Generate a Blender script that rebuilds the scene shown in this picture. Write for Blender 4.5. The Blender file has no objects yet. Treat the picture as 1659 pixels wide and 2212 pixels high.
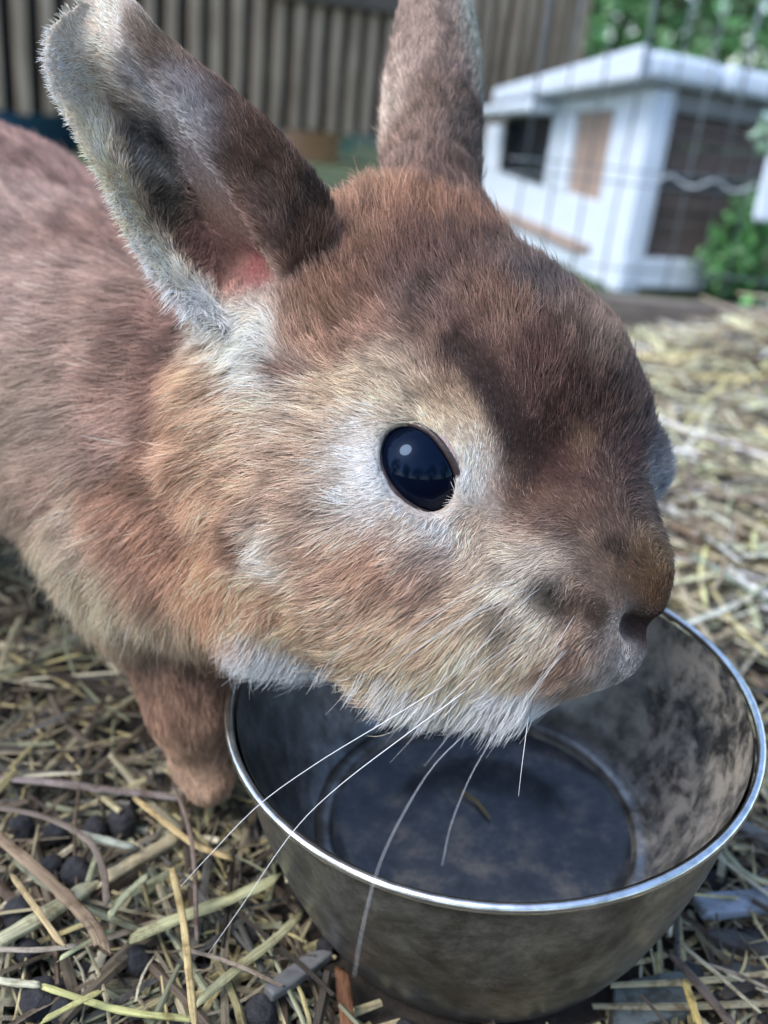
import bpy, math, random
import numpy as np
from mathutils import Vector, Matrix
from mathutils.bvhtree import BVHTree

random.seed(7)
rng = np.random.default_rng(11)
sc = bpy.context.scene
C = sc.collection

# ------------------------------------------------------------------ camera
F_PX = 2057.6            # focal length in pixels of a 1659 x 2212 picture
CU, CV = 829.5, 1106.0
PITCH, ROLL, CAM_H = math.radians(24.0), math.radians(6.0), 0.252
cth, sth = math.cos(PITCH), math.sin(PITCH)
crl, srl = math.cos(ROLL), math.sin(ROLL)
FW = np.array([0, cth, -sth])
R0 = np.array([1.0, 0, 0]); U0 = np.array([0, sth, cth])
RT = crl * R0 + srl * U0
UP = -srl * R0 + crl * U0
CP = np.array([0, 0, CAM_H])
cd = bpy.data.cameras.new('camera')
cam = bpy.data.objects.new('camera', cd); C.objects.link(cam)
M = Matrix(((RT[0], UP[0], -FW[0], CP[0]), (RT[1], UP[1], -FW[1], CP[1]), (RT[2], UP[2], -FW[2], CP[2]), (0, 0, 0, 1)))
cam.matrix_world = M
cd.sensor_fit = 'VERTICAL'; cd.sensor_height = 36; cd.sensor_width = 27
cd.lens = 36 * F_PX / 2212
cd.clip_start = 0.01; cd.clip_end = 200
cd.dof.use_dof = True; cd.dof.focus_distance = 0.243; cd.dof.aperture_fstop = 8.5
sc.camera = cam

# ------------------------------------------------------------------ world, sun, exposure
SUN_AZ, SUN_EL = math.radians(-125), math.radians(52)     # azimuth clockwise from +Y
w = bpy.data.worlds.new('World'); sc.world = w; w.use_nodes = True
nt = w.node_tree; nt.nodes.clear()
sky = nt.nodes.new('ShaderNodeTexSky'); sky.sky_type = 'NISHITA'; sky.sun_disc = False
sky.sun_elevation = SUN_EL; sky.sun_rotation = SUN_AZ; sky.air_density = 1.0; sky.dust_density = 1.2; sky.ozone_density = 1.0
bg = nt.nodes.new('ShaderNodeBackground'); bg.inputs[1].default_value = 0.15
wo = nt.nodes.new('ShaderNodeOutputWorld')
nt.links.new(sky.outputs[0], bg.inputs[0]); nt.links.new(bg.outputs[0], wo.inputs[0])
sl = bpy.data.lights.new('sun', 'SUN'); sl.energy = 1.0; sl.angle = math.radians(24); sl.color = (1.0, 0.97, 0.93)
so = bpy.data.objects.new('sun', sl); C.objects.link(so)
sdir = Vector((math.sin(SUN_AZ) * math.cos(SUN_EL), math.cos(SUN_AZ) * math.cos(SUN_EL), math.sin(SUN_EL)))
so.rotation_euler = sdir.to_track_quat('Z', 'Y').to_euler(); so.location = (0, 0, 3)
sc.view_settings.view_transform = 'Standard'; sc.view_settings.look = 'None'
sc.view_settings.exposure = 1.48; sc.view_settings.gamma = 1.0; sc.view_settings.use_curve_mapping = False
sc.render.engine = 'CYCLES'
sc.cycles.max_bounces = 6; sc.cycles.diffuse_bounces = 3; sc.cycles.glossy_bounces = 3; sc.cycles.transmission_bounces = 4
sc.cycles_curves.shape = 'RIBBONS'; sc.cycles_curves.subdivisions = 2

# ------------------------------------------------------------------ helpers
def P(u, v, d):
    """world point at pixel (u, v) of the 1659 x 2212 picture, d metres deep"""
    return CP + d * (FW + (u - CU) / F_PX * RT - (v - CV) / F_PX * UP)
def ray(u, v):
    d = FW + (u - CU) / F_PX * RT - (v - CV) / F_PX * UP
    return d / np.linalg.norm(d)
def G(u, v, z=0.0):
    r = ray(u, v); t = (z - CP[2]) / r[2]; return CP + t * r
def on_plane(u, v, p0, n):
    r = ray(u, v); t = np.dot(p0 - CP, n) / np.dot(r, n); return CP + t * r
def proj(p):
    q = np.asarray(p) - CP; d = q @ FW
    return CU + F_PX * (q @ RT) / d, CV - F_PX * (q @ UP) / d, d

def tag(o, label=None, cat=None, group=None, kind=None):
    if label: o['label'] = label
    if cat: o['category'] = cat
    if group: o['group'] = group
    if kind: o['kind'] = kind
    return o
def empty(name, loc=(0, 0, 0), label=None, cat=None, group=None):
    o = bpy.data.objects.new(name, None); o.location = loc; o.empty_display_size = 0.02
    C.objects.link(o); return tag(o, label, cat, group)
def mesh_obj(name, verts, faces, mat=None, parent=None, smooth=False, loc=None):
    me = bpy.data.meshes.new(name)
    vv = np.asarray(verts, dtype=float)
    if parent is not None:
        vv = vv - np.array(world_loc(parent))
    me.from_pydata(vv.tolist(), [], faces if isinstance(faces, list) else faces.tolist())
    if smooth: me.polygons.foreach_set('use_smooth', [True] * len(me.polygons))
    me.update()
    o = bpy.data.objects.new(name, me); C.objects.link(o)
    if mat: me.materials.append(mat)
    if parent is not None: o.parent = parent
    return o
def world_loc(o):
    l = Vector((0, 0, 0))
    while o is not None:
        l = l + o.location; o = o.parent
    return l
def set_col(o, cols, name='col'):
    a = o.data.color_attributes.new(name, 'FLOAT_COLOR', 'POINT')
    c = np.ones((len(cols), 4), dtype=np.float32); c[:, :3] = cols
    a.data.foreach_set('color', c.ravel())

def srgb(r, g, b):
    c = np.array([r, g, b]) / 255.0
    return np.where(c <= 0.04045, c / 12.92, ((c + 0.055) / 1.055) ** 2.4)

# value noise, vectorised
_L = rng.random((24, 24, 24, 3)).astype(np.float32)
def vnoise(p, scale):
    q = np.asarray(p, dtype=np.float64) / scale + 100.37
    i = np.floor(q).astype(np.int64); f = q - i; f = f * f * (3 - 2 * f)
    out = 0
    for a in (0, 1):
        for b in (0, 1):
            for c in (0, 1):
                ww = (f[:, 0] if a else 1 - f[:, 0]) * (f[:, 1] if b else 1 - f[:, 1]) * (f[:, 2] if c else 1 - f[:, 2])
                out = out + ww[:, None] * _L[(i[:, 0] + a) % 24, (i[:, 1] + b) % 24, (i[:, 2] + c) % 24]
    return out * 2 - 1

# materials ---------------------------------------------------------
def new_mat(name):
    m = bpy.data.materials.new(name); m.use_nodes = True
    return m, m.node_tree, m.node_tree.nodes['Principled BSDF']
def ramp(nt, fac, stops):
    r = nt.nodes.new('ShaderNodeValToRGB')
    while len(r.color_ramp.elements) < len(stops): r.color_ramp.elements.new(0.5)
    for e, (p, c) in zip(r.color_ramp.elements, stops):
        e.position = p; e.color = (*c[:3], 1)
    nt.links.new(fac, r.inputs[0]); return r.outputs[0]
def noise(nt, scale, detail=4, vec=None, rough=0.55, dist=0.0):
    n = nt.nodes.new('ShaderNodeTexNoise'); n.inputs['Scale'].default_value = scale
    n.inputs['Detail'].default_value = detail; n.inputs['Roughness'].default_value = rough; n.inputs['Distortion'].default_value = dist
    if vec is not None: nt.links.new(vec, n.inputs['Vector'])
    return n.outputs[0]
def obj_vec(nt, scale=(1, 1, 1)):
    t = nt.nodes.new('ShaderNodeTexCoord'); m = nt.nodes.new('ShaderNodeMapping')
    m.inputs['Scale'].default_value = scale
    nt.links.new(t.outputs['Object'], m.inputs[0]); return m.outputs[0]
def mixc(nt, fac, a, b, mode='MIX'):
    m = nt.nodes.new('ShaderNodeMix'); m.data_type = 'RGBA'; m.blend_type = mode
    for s, x in ((0, fac), (6, a), (7, b)):
        if hasattr(x, 'links'): nt.links.new(x, m.inputs[s])
        elif s == 0: m.inputs[0].default_value = x
        else: m.inputs[s].default_value = (*x[:3], 1)
    return m.outputs[2]
def bump(nt, bs, h, strength=0.3, dist=0.001):
    b = nt.nodes.new('ShaderNodeBump'); b.inputs['Strength'].default_value = strength; b.inputs['Distance'].default_value = dist
    nt.links.new(h, b.inputs['Height']); nt.links.new(b.outputs[0], bs.inputs['Normal'])
def simple(name, c1, c2, scale=30, rough=0.6, vs=(1, 1, 1), bs=0.3, bd=0.001, spec=0.5):
    m, nt, b = new_mat(name)
    n = noise(nt, scale, 5, obj_vec(nt, vs))
    nt.links.new(ramp(nt, n, [(0.3, c1), (0.7, c2)]), b.inputs['Base Color'])
    b.inputs['Roughness'].default_value = rough; b.inputs['Specular IOR Level'].default_value = spec
    bump(nt, b, n, bs, bd); return m
def attr_mat(name, rough=0.7, attr='col', trans=0.0, spec=0.3, nscale=400, namp=0.35, vs=(1, 1, 1)):
    m, nt, b = new_mat(name)
    a = nt.nodes.new('ShaderNodeAttribute'); a.attribute_name = attr
    n = noise(nt, nscale, 3, obj_vec(nt, vs))
    g = ramp(nt, n, [(0.3, (1 - namp,) * 3), (0.7, (1 + namp * 0.4,) * 3)])
    nt.links.new(mixc(nt, 1.0, a.outputs['Color'], g, 'MULTIPLY'), b.inputs['Base Color'])
    b.inputs['Roughness'].default_value = rough; b.inputs['Specular IOR Level'].default_value = spec
    bump(nt, b, n, 0.25, 0.0005); return m

# shape makers ------------------------------------------------------
def box_vf(p0, ax, ay, az):
    """box from corner p0 along three edge vectors"""
    p0, ax, ay, az = map(lambda q: np.asarray(q, float), (p0, ax, ay, az))
    v = [p0 + i * ax + j * ay + k * az for k in (0, 1) for j in (0, 1) for i in (0, 1)]
    f = [(0, 2, 3, 1), (4, 5, 7, 6), (0, 1, 5, 4), (2, 6, 7, 3), (0, 4, 6, 2), (1, 3, 7, 5)]
    return v, f
def box(name, p0, ax, ay, az, mat, parent=None, bev=0.0):
    v, f = box_vf(p0, ax, ay, az); o = mesh_obj(name, v, f, mat, parent)
    if bev:
        b = o.modifiers.new('bevel', 'BEVEL'); b.width = bev; b.segments = 2; b.limit_method = 'ANGLE'
    return o
def tube_vf(pts, radii, n=8, flat=1.0, up=None, cap=True):
    pts = np.asarray(pts, float); m = len(pts)
    radii = np.broadcast_to(np.asarray(radii, float), (m,))
    T = np.gradient(pts, axis=0); T /= np.linalg.norm(T, axis=1)[:, None] + 1e-12
    up = np.array([0, 0, 1.0]) if up is None else np.asarray(up, float)
    v = []
    for i in range(m):
        s = np.cross(T[i], up)
        if np.linalg.norm(s) < 1e-3: s = np.cross(T[i], [1.0, 0.1, 0])
        s /= np.linalg.norm(s); q = np.cross(s, T[i])
        for k in range(n):
            a = 2 * math.pi * k / n
            v.append(pts[i] + radii[i] * (math.cos(a) * s + flat * math.sin(a) * q))
    f = [(i * n + k, i * n + (k + 1) % n, (i + 1) * n + (k + 1) % n, (i + 1) * n + k) for i in range(m - 1) for k in range(n)]
    if cap:
        f.append(tuple(range(n - 1, -1, -1))); f.append(tuple((m - 1) * n + k for k in range(n)))
    return v, f
def tube(name, pts, radii, mat, parent=None, n=8, flat=1.0, up=None, smooth=True):
    v, f = tube_vf(pts, radii, n, flat, up); return mesh_obj(name, v, f, mat, parent, smooth)
def cr(pts, n):
    """catmull-rom through pts, n samples"""
    p = np.asarray(pts, float); p = np.vstack([2 * p[0] - p[1], p, 2 * p[-1] - p[-2]])
    t = np.linspace(0, len(p) - 3 - 1e-6, n); i = t.astype(int); f = (t - i)[:, None]
    a, b, c, d = p[i], p[i + 1], p[i + 2], p[i + 3]
    return 0.5 * (2 * b + (c - a) * f + (2 * a - 5 * b + 4 * c - d) * f ** 2 + (3 * b - a - 3 * c + d) * f ** 3)
def merge(parts):
    V, Fc, n = [], [], 0
    for v, f in parts:
        V.extend(v); Fc.extend([tuple(i + n for i in q) for q in f]); n += len(v)
    return V, Fc
def sphere_vf(c, r, nu=16, nv=10):
    c = np.asarray(c, float); r = np.broadcast_to(np.asarray(r, float), (3,))
    v = [c + r * np.array([0, 0, 1.0])]; f = []
    for j in range(1, nv):
        th = math.pi * j / nv
        for i in range(nu):
            ph = 2 * math.pi * i / nu
            v.append(c + r * np.array([math.sin(th) * math.cos(ph), math.sin(th) * math.sin(ph), math.cos(th)]))
    v.append(c + r * np.array([0, 0, -1.0]))
    for i in range(nu): f.append((0, 1 + i, 1 + (i + 1) % nu))
    for j in range(nv - 2):
        a = 1 + j * nu; b = a + nu
        for i in range(nu): f.append((a + i, b + i, b + (i + 1) % nu, a + (i + 1) % nu))
    a = 1 + (nv - 2) * nu; l = len(v) - 1
    for i in range(nu): f.append((l, a + (i + 1) % nu, a + i))
    return v, f

# ------------------------------------------------------------------ ground
def gh(x, y):
    """height of the bedding surface"""
    x = np.asarray(x, float); y = np.asarray(y, float)
    h = 0.112 * np.exp(-(((x - 0.44) / 0.15) ** 2 + ((y - 0.90) / 0.16) ** 2))
    h = h + 0.030 * np.exp(-(((x - 0.25) / 0.10) ** 2 + ((y - 0.62) / 0.12) ** 2))
    h = h + 0.003 * np.sin(x * 31 + 1) * np.cos(y * 27)
    return h * (1 - np.exp(-((x - 0.03) ** 2 + (y - 0.26) ** 2) / 0.012))
xs = np.concatenate([[-60, -20, -6, -2.5], np.linspace(-1.2, 1.6, 141), [2.5, 6, 20, 60]])
ys = np.concatenate([[-20, -5, -2], np.linspace(-0.8, 1.6, 121), [2.2, 3, 5, 9, 20, 90]])
X, Y = np.meshgrid(xs, ys, indexing='ij'); Z = gh(X, Y) - 0.002
gv = np.stack([X, Y, Z], -1).reshape(-1, 3); ny = len(ys)
gf = [(i * ny + j, (i + 1) * ny + j, (i + 1) * ny + j + 1, i * ny + j + 1) for i in range(len(xs) - 1) for j in range(ny - 1)]
m, nt, b = new_mat('soil')
vec = obj_vec(nt)
n1 = noise(nt, 60, 8, vec, 0.7)
soil = ramp(nt, n1, [(0.3, (0.012, 0.011, 0.010)), (0.55, (0.035, 0.028, 0.022)), (0.75, (0.08, 0.062, 0.042))])
lawn = ramp(nt, noise(nt, 9, 6, vec), [(0.3, (0.035, 0.055, 0.025)), (0.7, (0.09, 0.12, 0.055))])
sp = nt.nodes.new('ShaderNodeSeparateXYZ'); nt.links.new(vec, sp.inputs[0])
mr = nt.nodes.new('ShaderNodeMapRange'); mr.inputs[1].default_value = 1.25; mr.inputs[2].default_value = 1.5
nt.links.new(sp.outputs[1], mr.inputs[0])
nt.links.new(mixc(nt, mr.outputs[0], soil, lawn), b.inputs['Base Color']); b.inputs['Roughness'].default_value = 0.9
bump(nt, b, n1, 0.8, 0.004)
tag(mesh_obj('ground', gv, gf, m, smooth=True), kind='structure')

# ------------------------------------------------------------------ bowl
BH = 0.091
bt = math.radians(28.0)                        # the bowl stands a little tilted in the straw
BY = math.cos(bt) * FW + math.sin(bt) * UP; BN = math.cos(bt) * UP - math.sin(bt) * FW
rc = .0291 * RT + .2097 * BY - .167 * BN
sB = (-0.005 + BH * BN[2] - CP[2]) / rc[2]
RIM = 0.0715 * sB; BC = CP + sB * rc - BH * BN   # centre of the base
RS = RIM / 0.0765
def lathe(profile, n=96):
    v, f = [], []
    for r, z in profile:
        for k in range(n):
            a = 2 * math.pi * k / n; v.append(BC + r * math.cos(a) * RT + r * math.sin(a) * BY + z * BN)
    for i in range(len(profile) - 1):
        for k in range(n):
            f.append((i * n + k, i * n + (k + 1) % n, (i + 1) * n + (k + 1) % n, (i + 1) * n + k))
    return v, f
def steel(name, inside):
    m, nt, b = new_mat(name)
    t = nt.nodes.new('ShaderNodeTexCoord')
    mp = nt.nodes.new('ShaderNodeMapping'); mp.inputs['Location'].default_value = tuple(-BC); nt.links.new(t.outputs['Object'], mp.inputs[0])
    vec = mp.outputs[0]
    big = noise(nt, 26, 7, vec, 0.68, 0.4); fine = noise(nt, 140, 8, vec, 0.75, .4)
    base = ramp(nt, fine, [(0.25, (0.18, 0.18, 0.175)), (0.5, (0.33, 0.335, 0.33)), (0.75, (0.45, 0.455, 0.45))])
    film = ramp(nt, big, [(0.4, (0, 0, 0)), (0.62, (1, 1, 1))])
    # dried deposit gathers on the side away from the rabbit
    sp = nt.nodes.new('ShaderNodeSeparateXYZ'); nt.links.new(vec, sp.inputs[0])
    mr = nt.nodes.new('ShaderNodeMapRange'); mr.inputs[1].default_value = -0.02; mr.inputs[2].default_value = 0.045
    nt.links.new(sp.outputs[0], mr.inputs[0])
    flake = ramp(nt, noise(nt, 70, 9, vec, 0.78, .3), [(0.42, (0, 0, 0)), (0.56, (1, 1, 1))])
    mm = nt.nodes.new('ShaderNodeMath'); mm.operation = 'MULTIPLY'; nt.links.new(flake, mm.inputs[0]); nt.links.new(mr.outputs[0], mm.inputs[1])
    m2 = nt.nodes.new('ShaderNodeMath'); m2.operation = 'MULTIPLY'; m2.inputs[1].default_value = 0.92 if inside else 0.30
    nt.links.new(mm.outputs[0], m2.inputs[0])
    grime = ramp(nt, fine, [(0.3, (0.04, 0.037, 0.032)), (0.7, (0.15, 0.135, 0.115))])
    c = mixc(nt, film, base, grime)
    scr = ramp(nt, noise(nt, 1.0, 3, obj_vec(nt, (90, 90, 420)), .6), [(0.74, (0, 0, 0)), (0.80, (.6, .6, .6))])
    c = mixc(nt, scr, c, (0.45, 0.45, 0.43))
    mot = ramp(nt, noise(nt, 85, 8, vec, .8, .2), [(0.44, (.70, .70, .69)), (0.58, (1.1, 1.1, 1.1))])
    c = mixc(nt, 1.0, c, mot, 'MULTIPLY')
    rst = ramp(nt, noise(nt, 38, 7, vec, .75, .8), [(0.55, (0, 0, 0)), (0.68, (.42, .42, .42))])
    c = mixc(nt, rst, c, (0.12, 0.085, 0.055))
    c = mixc(nt, m2.outputs[0], c, (0.74, 0.65, 0.53))
    nt.links.new(c, b.inputs['Base Color'])
    met = nt.nodes.new('ShaderNodeMath'); met.operation = 'SUBTRACT'; met.inputs[0].default_value = 0.92; nt.links.new(m2.outputs[0], met.inputs[1])
    mt2 = nt.nodes.new('ShaderNodeMath'); mt2.operation = 'MULTIPLY_ADD'; nt.links.new(film, mt2.inputs[0]); mt2.inputs[1].default_value = -0.35
    nt.links.new(met.outputs[0], mt2.inputs[2]); nt.links.new(mt2.outputs[0], b.inputs['Metallic'])
    r = nt.nodes.new('ShaderNodeMapRange'); r.inputs[3].default_value = 0.20; r.inputs[4].default_value = 0.50
    nt.links.new(big, r.inputs[0]); nt.links.new(r.outputs[0], b.inputs['Roughness'])
    bump(nt, b, fine, 0.25, 0.0006)
    return m
steel_out = steel('worn_steel', False); steel_in = steel('stained_steel', True)
m, nt, b = new_mat('bright_rim'); b.inputs['Metallic'].default_value = 1
nt.links.new(ramp(nt, noise(nt, 200, 5, obj_vec(nt)), [(0.3, (0.5, 0.5, 0.5)), (0.6, (0.85, 0.85, 0.84))]), b.inputs['Base Color']); b.inputs['Roughness'].default_value = 0.22
rim_mat = m
m, nt, b = new_mat('ridge_steel'); b.inputs['Metallic'].default_value = .9
nt.links.new(ramp(nt, noise(nt, 90, 6, obj_vec(nt), .7), [(0.3, (0.10, 0.10, 0.10)), (0.65, (0.5, 0.5, 0.49))]), b.inputs['Base Color']); b.inputs['Roughness'].default_value = 0.3
ridge_mat = m
m, nt, b = new_mat('wet_floor_steel')
n = noise(nt, 70, 8, obj_vec(nt), 0.7, 0.1)
nt.links.new(ramp(nt, n, [(0.3, (0.012, 0.014, 0.016)), (0.5, (0.04, 0.044, 0.05)), (0.72, (0.16, 0.14, 0.11))]), b.inputs['Base Color'])
b.inputs['Metallic'].default_value = 0.45; b.inputs['Roughness'].default_value = 0.42; b.inputs['Coat Weight'].default_value = 0.5; b.inputs['Coat Roughness'].default_value = 0.12
bump(nt, b, n, 0.2, 0.0008); floor_mat = m
bowl = empty('metal_bowl', tuple(BC), 'round dull steel bowl with stained inside, standing in the straw under the rabbit muzzle', 'bowl')
def lp(name, prof_, mat): v, f = lathe([(a * RS, z) for a, z in prof_]); mesh_obj(name, v, f, mat, bowl, True)
lp('outer_wall', [(0.0001, 0.0), (0.040, 0.0), (0.0455, 0.0012), (0.0500, 0.005), (0.0555, 0.014), (0.0612, 0.027), (0.0665, 0.043), (0.0708, 0.060), (0.0738, 0.076), (0.0765 - 0.0014, BH - 0.0035)], steel_out)
FZ = BH - .0575
lp('inner_wall', [(0.0475, FZ), (0.0488, FZ + .0027), (0.050, FZ + .0025), (0.0515, FZ + .0018), (0.0535, FZ + .0025), (0.0585, FZ + .0085), (0.0635, FZ + .0175), (0.0682, FZ + .028), (0.0715, FZ + .0395), (0.0736, FZ + .0495), (0.0765 - 0.0022, BH - 0.002)], steel_in)
lp('bowl_floor', [(0.0001, FZ - .003), (0.03, FZ - .003), (0.043, FZ - .0027), (0.0478, FZ + .0003)], floor_mat)
lp('floor_ridge', [(.0512 + .0030 * math.cos(a), FZ + .0018 + .0016 * math.sin(a)) for a in np.linspace(0, 2 * math.pi, 11)], steel_in)
prof = [(RIM + 0.0013 * math.cos(a), BH - 0.0016 + 0.0015 * math.sin(a)) for a in np.linspace(0, 2 * math.pi, 13)]
v, f = lathe(prof); mesh_obj('rolled_rim', v, f, rim_mat, bowl, True)

# ------------------------------------------------------------------ rabbit body
def seg(a, b=None): return a, (b if b is not None else a)
PR = []      # (p0, p1, r0, r1, k)
def S(u, v, d, r, k=0.010): PR.append((P(u, v, d), P(u, v, d), r, r, k))
def CONE(a, b, k=0.010): PR.append((P(*a[:3]), P(*b[:3]), a[3], b[3], k))
# trunk, rump, shoulder, chest, neck
CONE((-620, 600, 0.56, 0.088), (-60, 690, 0.430, 0.078), 0.02)
CONE((-60, 690, 0.430, 0.078), (380, 930, 0.352, 0.058), 0.02)
CONE((380, 930, 0.352, 0.052), (640, 930, 0.292, 0.042), 0.02)
S(400, 1120, 0.330, 0.043, 0.02)
CONE((470, 1180, 0.312, 0.030), (640, 1220, 0.288, 0.030), 0.015)
# legs
CONE((370, 1290, 0.330, 0.024), (410, 1520, 0.330, 0.0130), 0.012)
CONE((410, 1520, 0.330, 0.0130), (440, 1645, 0.343, 0.0105), 0.008)
CONE((440, 1645, 0.343, 0.0105), (452, 1680, 0.338, 0.0090), 0.005)
S(432, 1702, 0.334, .0040, .003)
S(449, 1706, 0.332, .0042, .003)
S(466, 1702, 0.333, .0040, .003)
CONE((560, 1200, 0.385, 0.022), (610, 1430, 0.385, 0.011), 0.01)
hp = G(610, 1430, 0.010)
PR.append((P(610, 1420, 0.385), np.array([P(610, 1430, 0.385)[0], P(610, 1430, 0.385)[1], 0.011]), 0.011, 0.009, 0.005))
rp = P(-620, 600, 0.56)
PR.append((rp + [0, -.03, 0], np.array([rp[0] + 0.06, rp[1] - 0.05, 0.02]), 0.05, 0.02, 0.02))
PR.append((np.array([rp[0] + 0.02, rp[1] - 0.05, 0.018]), np.array([rp[0] + 0.12, rp[1] - 0.05, 0.014]), 0.018, 0.013, 0.01))
PR.append((rp + [-.09, .03, .01], rp + [-.11, .04, .03], 0.022, 0.02, 0.01))
# head
S(760, 1090, 0.268, 0.0350, 0.012)
S(880, 1240, 0.268, 0.0310, 0.012)
S(980, 830, 0.282, 0.0395, 0.012)
S(850, 672, 0.292, 0.0345, 0.012)
S(1112, 862, 0.286, 0.0352, 0.012)
S(1190, 985, 0.289, 0.0305, 0.010)
S(1360, 1005, 0.289, 0.0120, 0.006)
S(1225, 1150, 0.270, 0.0245, 0.010)
S(1290, 1230, 0.262, 0.0170, 0.009)
S(1365, 1240, 0.259, 0.0105, 0.006)
S(1375, 1305, 0.257, 0.0078, 0.003)
S(1135, 1305, 0.2555, 0.0245, 0.008)
S(1200, 1330, 0.2535, 0.0170, 0.006)
S(1260, 1385, 0.259, 0.0130, 0.008)
S(1325, 1395, 0.2585, 0.0090, 0.004)
S(1090, 1420, 0.262, 0.0165, 0.008)
S(960, 1360, 0.264, 0.0210, 0.010)
# brow and cheek bone by the near eye
S(1010, 935, 0.256, 0.0165, 0.008)
S(850, 890, 0.257, 0.0170, 0.010)
S(1010, 1090, 0.254, 0.0150, 0.008)
S(860, 1130, 0.254, 0.0180, 0.010)
CONE((890, 820, .2615, .0135), (990, 838, .2575, .0135), .004)
CONE((990, 838, .2575, .0135), (1050, 905, .2565, .0125), .004)
CONE((1050, 905, .2565, .0125), (1062, 1010, .2560, .0110), .004)
# ear roots
CONE((650, 640, 0.278, 0.020), (740, 700, 0.286, 0.024), 0.012)
CONE((925, 420, 0.298, 0.0150), (930, 600, 0.294, 0.024), 0.012)
EYE_C = P(903, 1014, 0.2463); EYE_R = 0.0136
EO = CP - EYE_C; EO /= np.linalg.norm(EO)
EA = P(972, 1108, .24) - P(862, 930, .24); EA -= (EA @ EO) * EO; EA /= np.linalg.norm(EA)
EB = np.cross(EO, EA)
EYE_C2 = P(1362, 1000, 0.296)
PR.append((EYE_C, EYE_C, EYE_R + .0011, EYE_R + .0011, .007))

pts = np.array([q for a, b_, r0, r1, k in PR for q in (a - max(r0, r1), a + max(r0, r1), b_ - max(r0, r1), b_ + max(r0, r1))])
lo, hi = pts.min(0) - 0.012, pts.max(0) + 0.012
h = 0.0025
N = np.ceil((hi - lo) / h).astype(int) + 1
gx, gy, gz = [lo[i] + h * np.arange(N[i]) for i in range(3)]
D = np.full(tuple(N), 1.0, np.float32)
for a, b_, r0, r1, k in PR:
    R = max(r0, r1) + k * 2 + 0.004
    l0 = np.clip(((np.minimum(a, b_) - R - lo) / h).astype(int), 0, N - 1); l1 = np.clip(((np.maximum(a, b_) + R - lo) / h).astype(int) + 2, 1, N)
    sl3 = tuple(slice(l0[i], l1[i]) for i in range(3))
    x = gx[sl3[0]][:, None, None]; y = gy[sl3[1]][None, :, None]; z = gz[sl3[2]][None, None, :]
    ab = b_ - a; L2 = float(ab @ ab)
    if L2 > 1e-9:
        t = np.clip(((x - a[0]) * ab[0] + (y - a[1]) * ab[1] + (z - a[2]) * ab[2]) / L2, 0, 1)
    else: t = 0.0
    d = np.sqrt((x - a[0] - t * ab[0]) ** 2 + (y - a[1] - t * ab[1]) ** 2 + (z - a[2] - t * ab[2]) ** 2) - (r0 + (r1 - r0) * t)
    e = D[sl3]; hh = np.clip(0.5 + 0.5 * (e - d) / k, 0, 1)
    D[sl3] = np.where(e > 0.5, d, d * hh + e * (1 - hh) - k * hh * (1 - hh))
# eye sockets
qx, qy, qz = gx[:, None, None] - EYE_C[0], gy[None, :, None] - EYE_C[1], gz[None, None, :] - EYE_C[2]
ga = qx * EA[0] + qy * EA[1] + qz * EA[2]; gb_ = qx * EB[0] + qy * EB[1] + qz * EB[2]; gc_ = qx * EO[0] + qy * EO[1] + qz * EO[2]
d = np.maximum((np.sqrt((ga / .0118) ** 2 + (gb_ / .0076) ** 2) - 1) * .0095, .003 - gc_)
D = np.maximum(D, -d.astype(np.float32)); del qx, qy, qz, ga, gb_, gc_
for ec, er in ((EYE_C, EYE_R - 0.0005), (EYE_C2, 0.0092)):
    d = np.sqrt((gx[:, None, None] - ec[0]) ** 2 + (gy[None, :, None] - ec[1]) ** 2 + (gz[None, None, :] - ec[2]) ** 2) - er
    D = np.maximum(D, -d.astype(np.float32))

PITS = [(1180, 1288, .0030), (1172, 1300, .0022), (1088, 1358, .0022), (1228, 1306, .0020), (1300, 1345, .0018)]
def carve(c0, c1, rr, k=.0025):
    global D
    R_ = rr + .006; l0 = np.clip(((np.minimum(c0, c1) - R_ - lo) / h).astype(int), 0, N - 1); l1 = ((np.maximum(c0, c1) + R_ - lo) / h).astype(int) + 2
    s_ = tuple(slice(l0[i], l1[i]) for i in range(3))
    x = gx[s_[0]][:, None, None]; y = gy[s_[1]][None, :, None]; z = gz[s_[2]][None, None, :]; ab = c1 - c0
    t = np.clip(((x - c0[0]) * ab[0] + (y - c0[1]) * ab[1] + (z - c0[2]) * ab[2]) / (ab @ ab), 0, 1)
    d = rr - np.sqrt((x - c0[0] - t * ab[0]) ** 2 + (y - c0[1] - t * ab[1]) ** 2 + (z - c0[2] - t * ab[2]) ** 2)
    e = D[s_]; hh = np.clip(.5 - .5 * (e - d) / k, 0, 1); D[s_] = d * hh + e * (1 - hh) + k * hh * (1 - hh)
# cleft between nose and lip
carve(P(1445, 1362, .258), P(1345, 1350, .2480), .0032)
carve(P(1345, 1352, .2485), P(1300, 1335, .2465), .0016)

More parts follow.
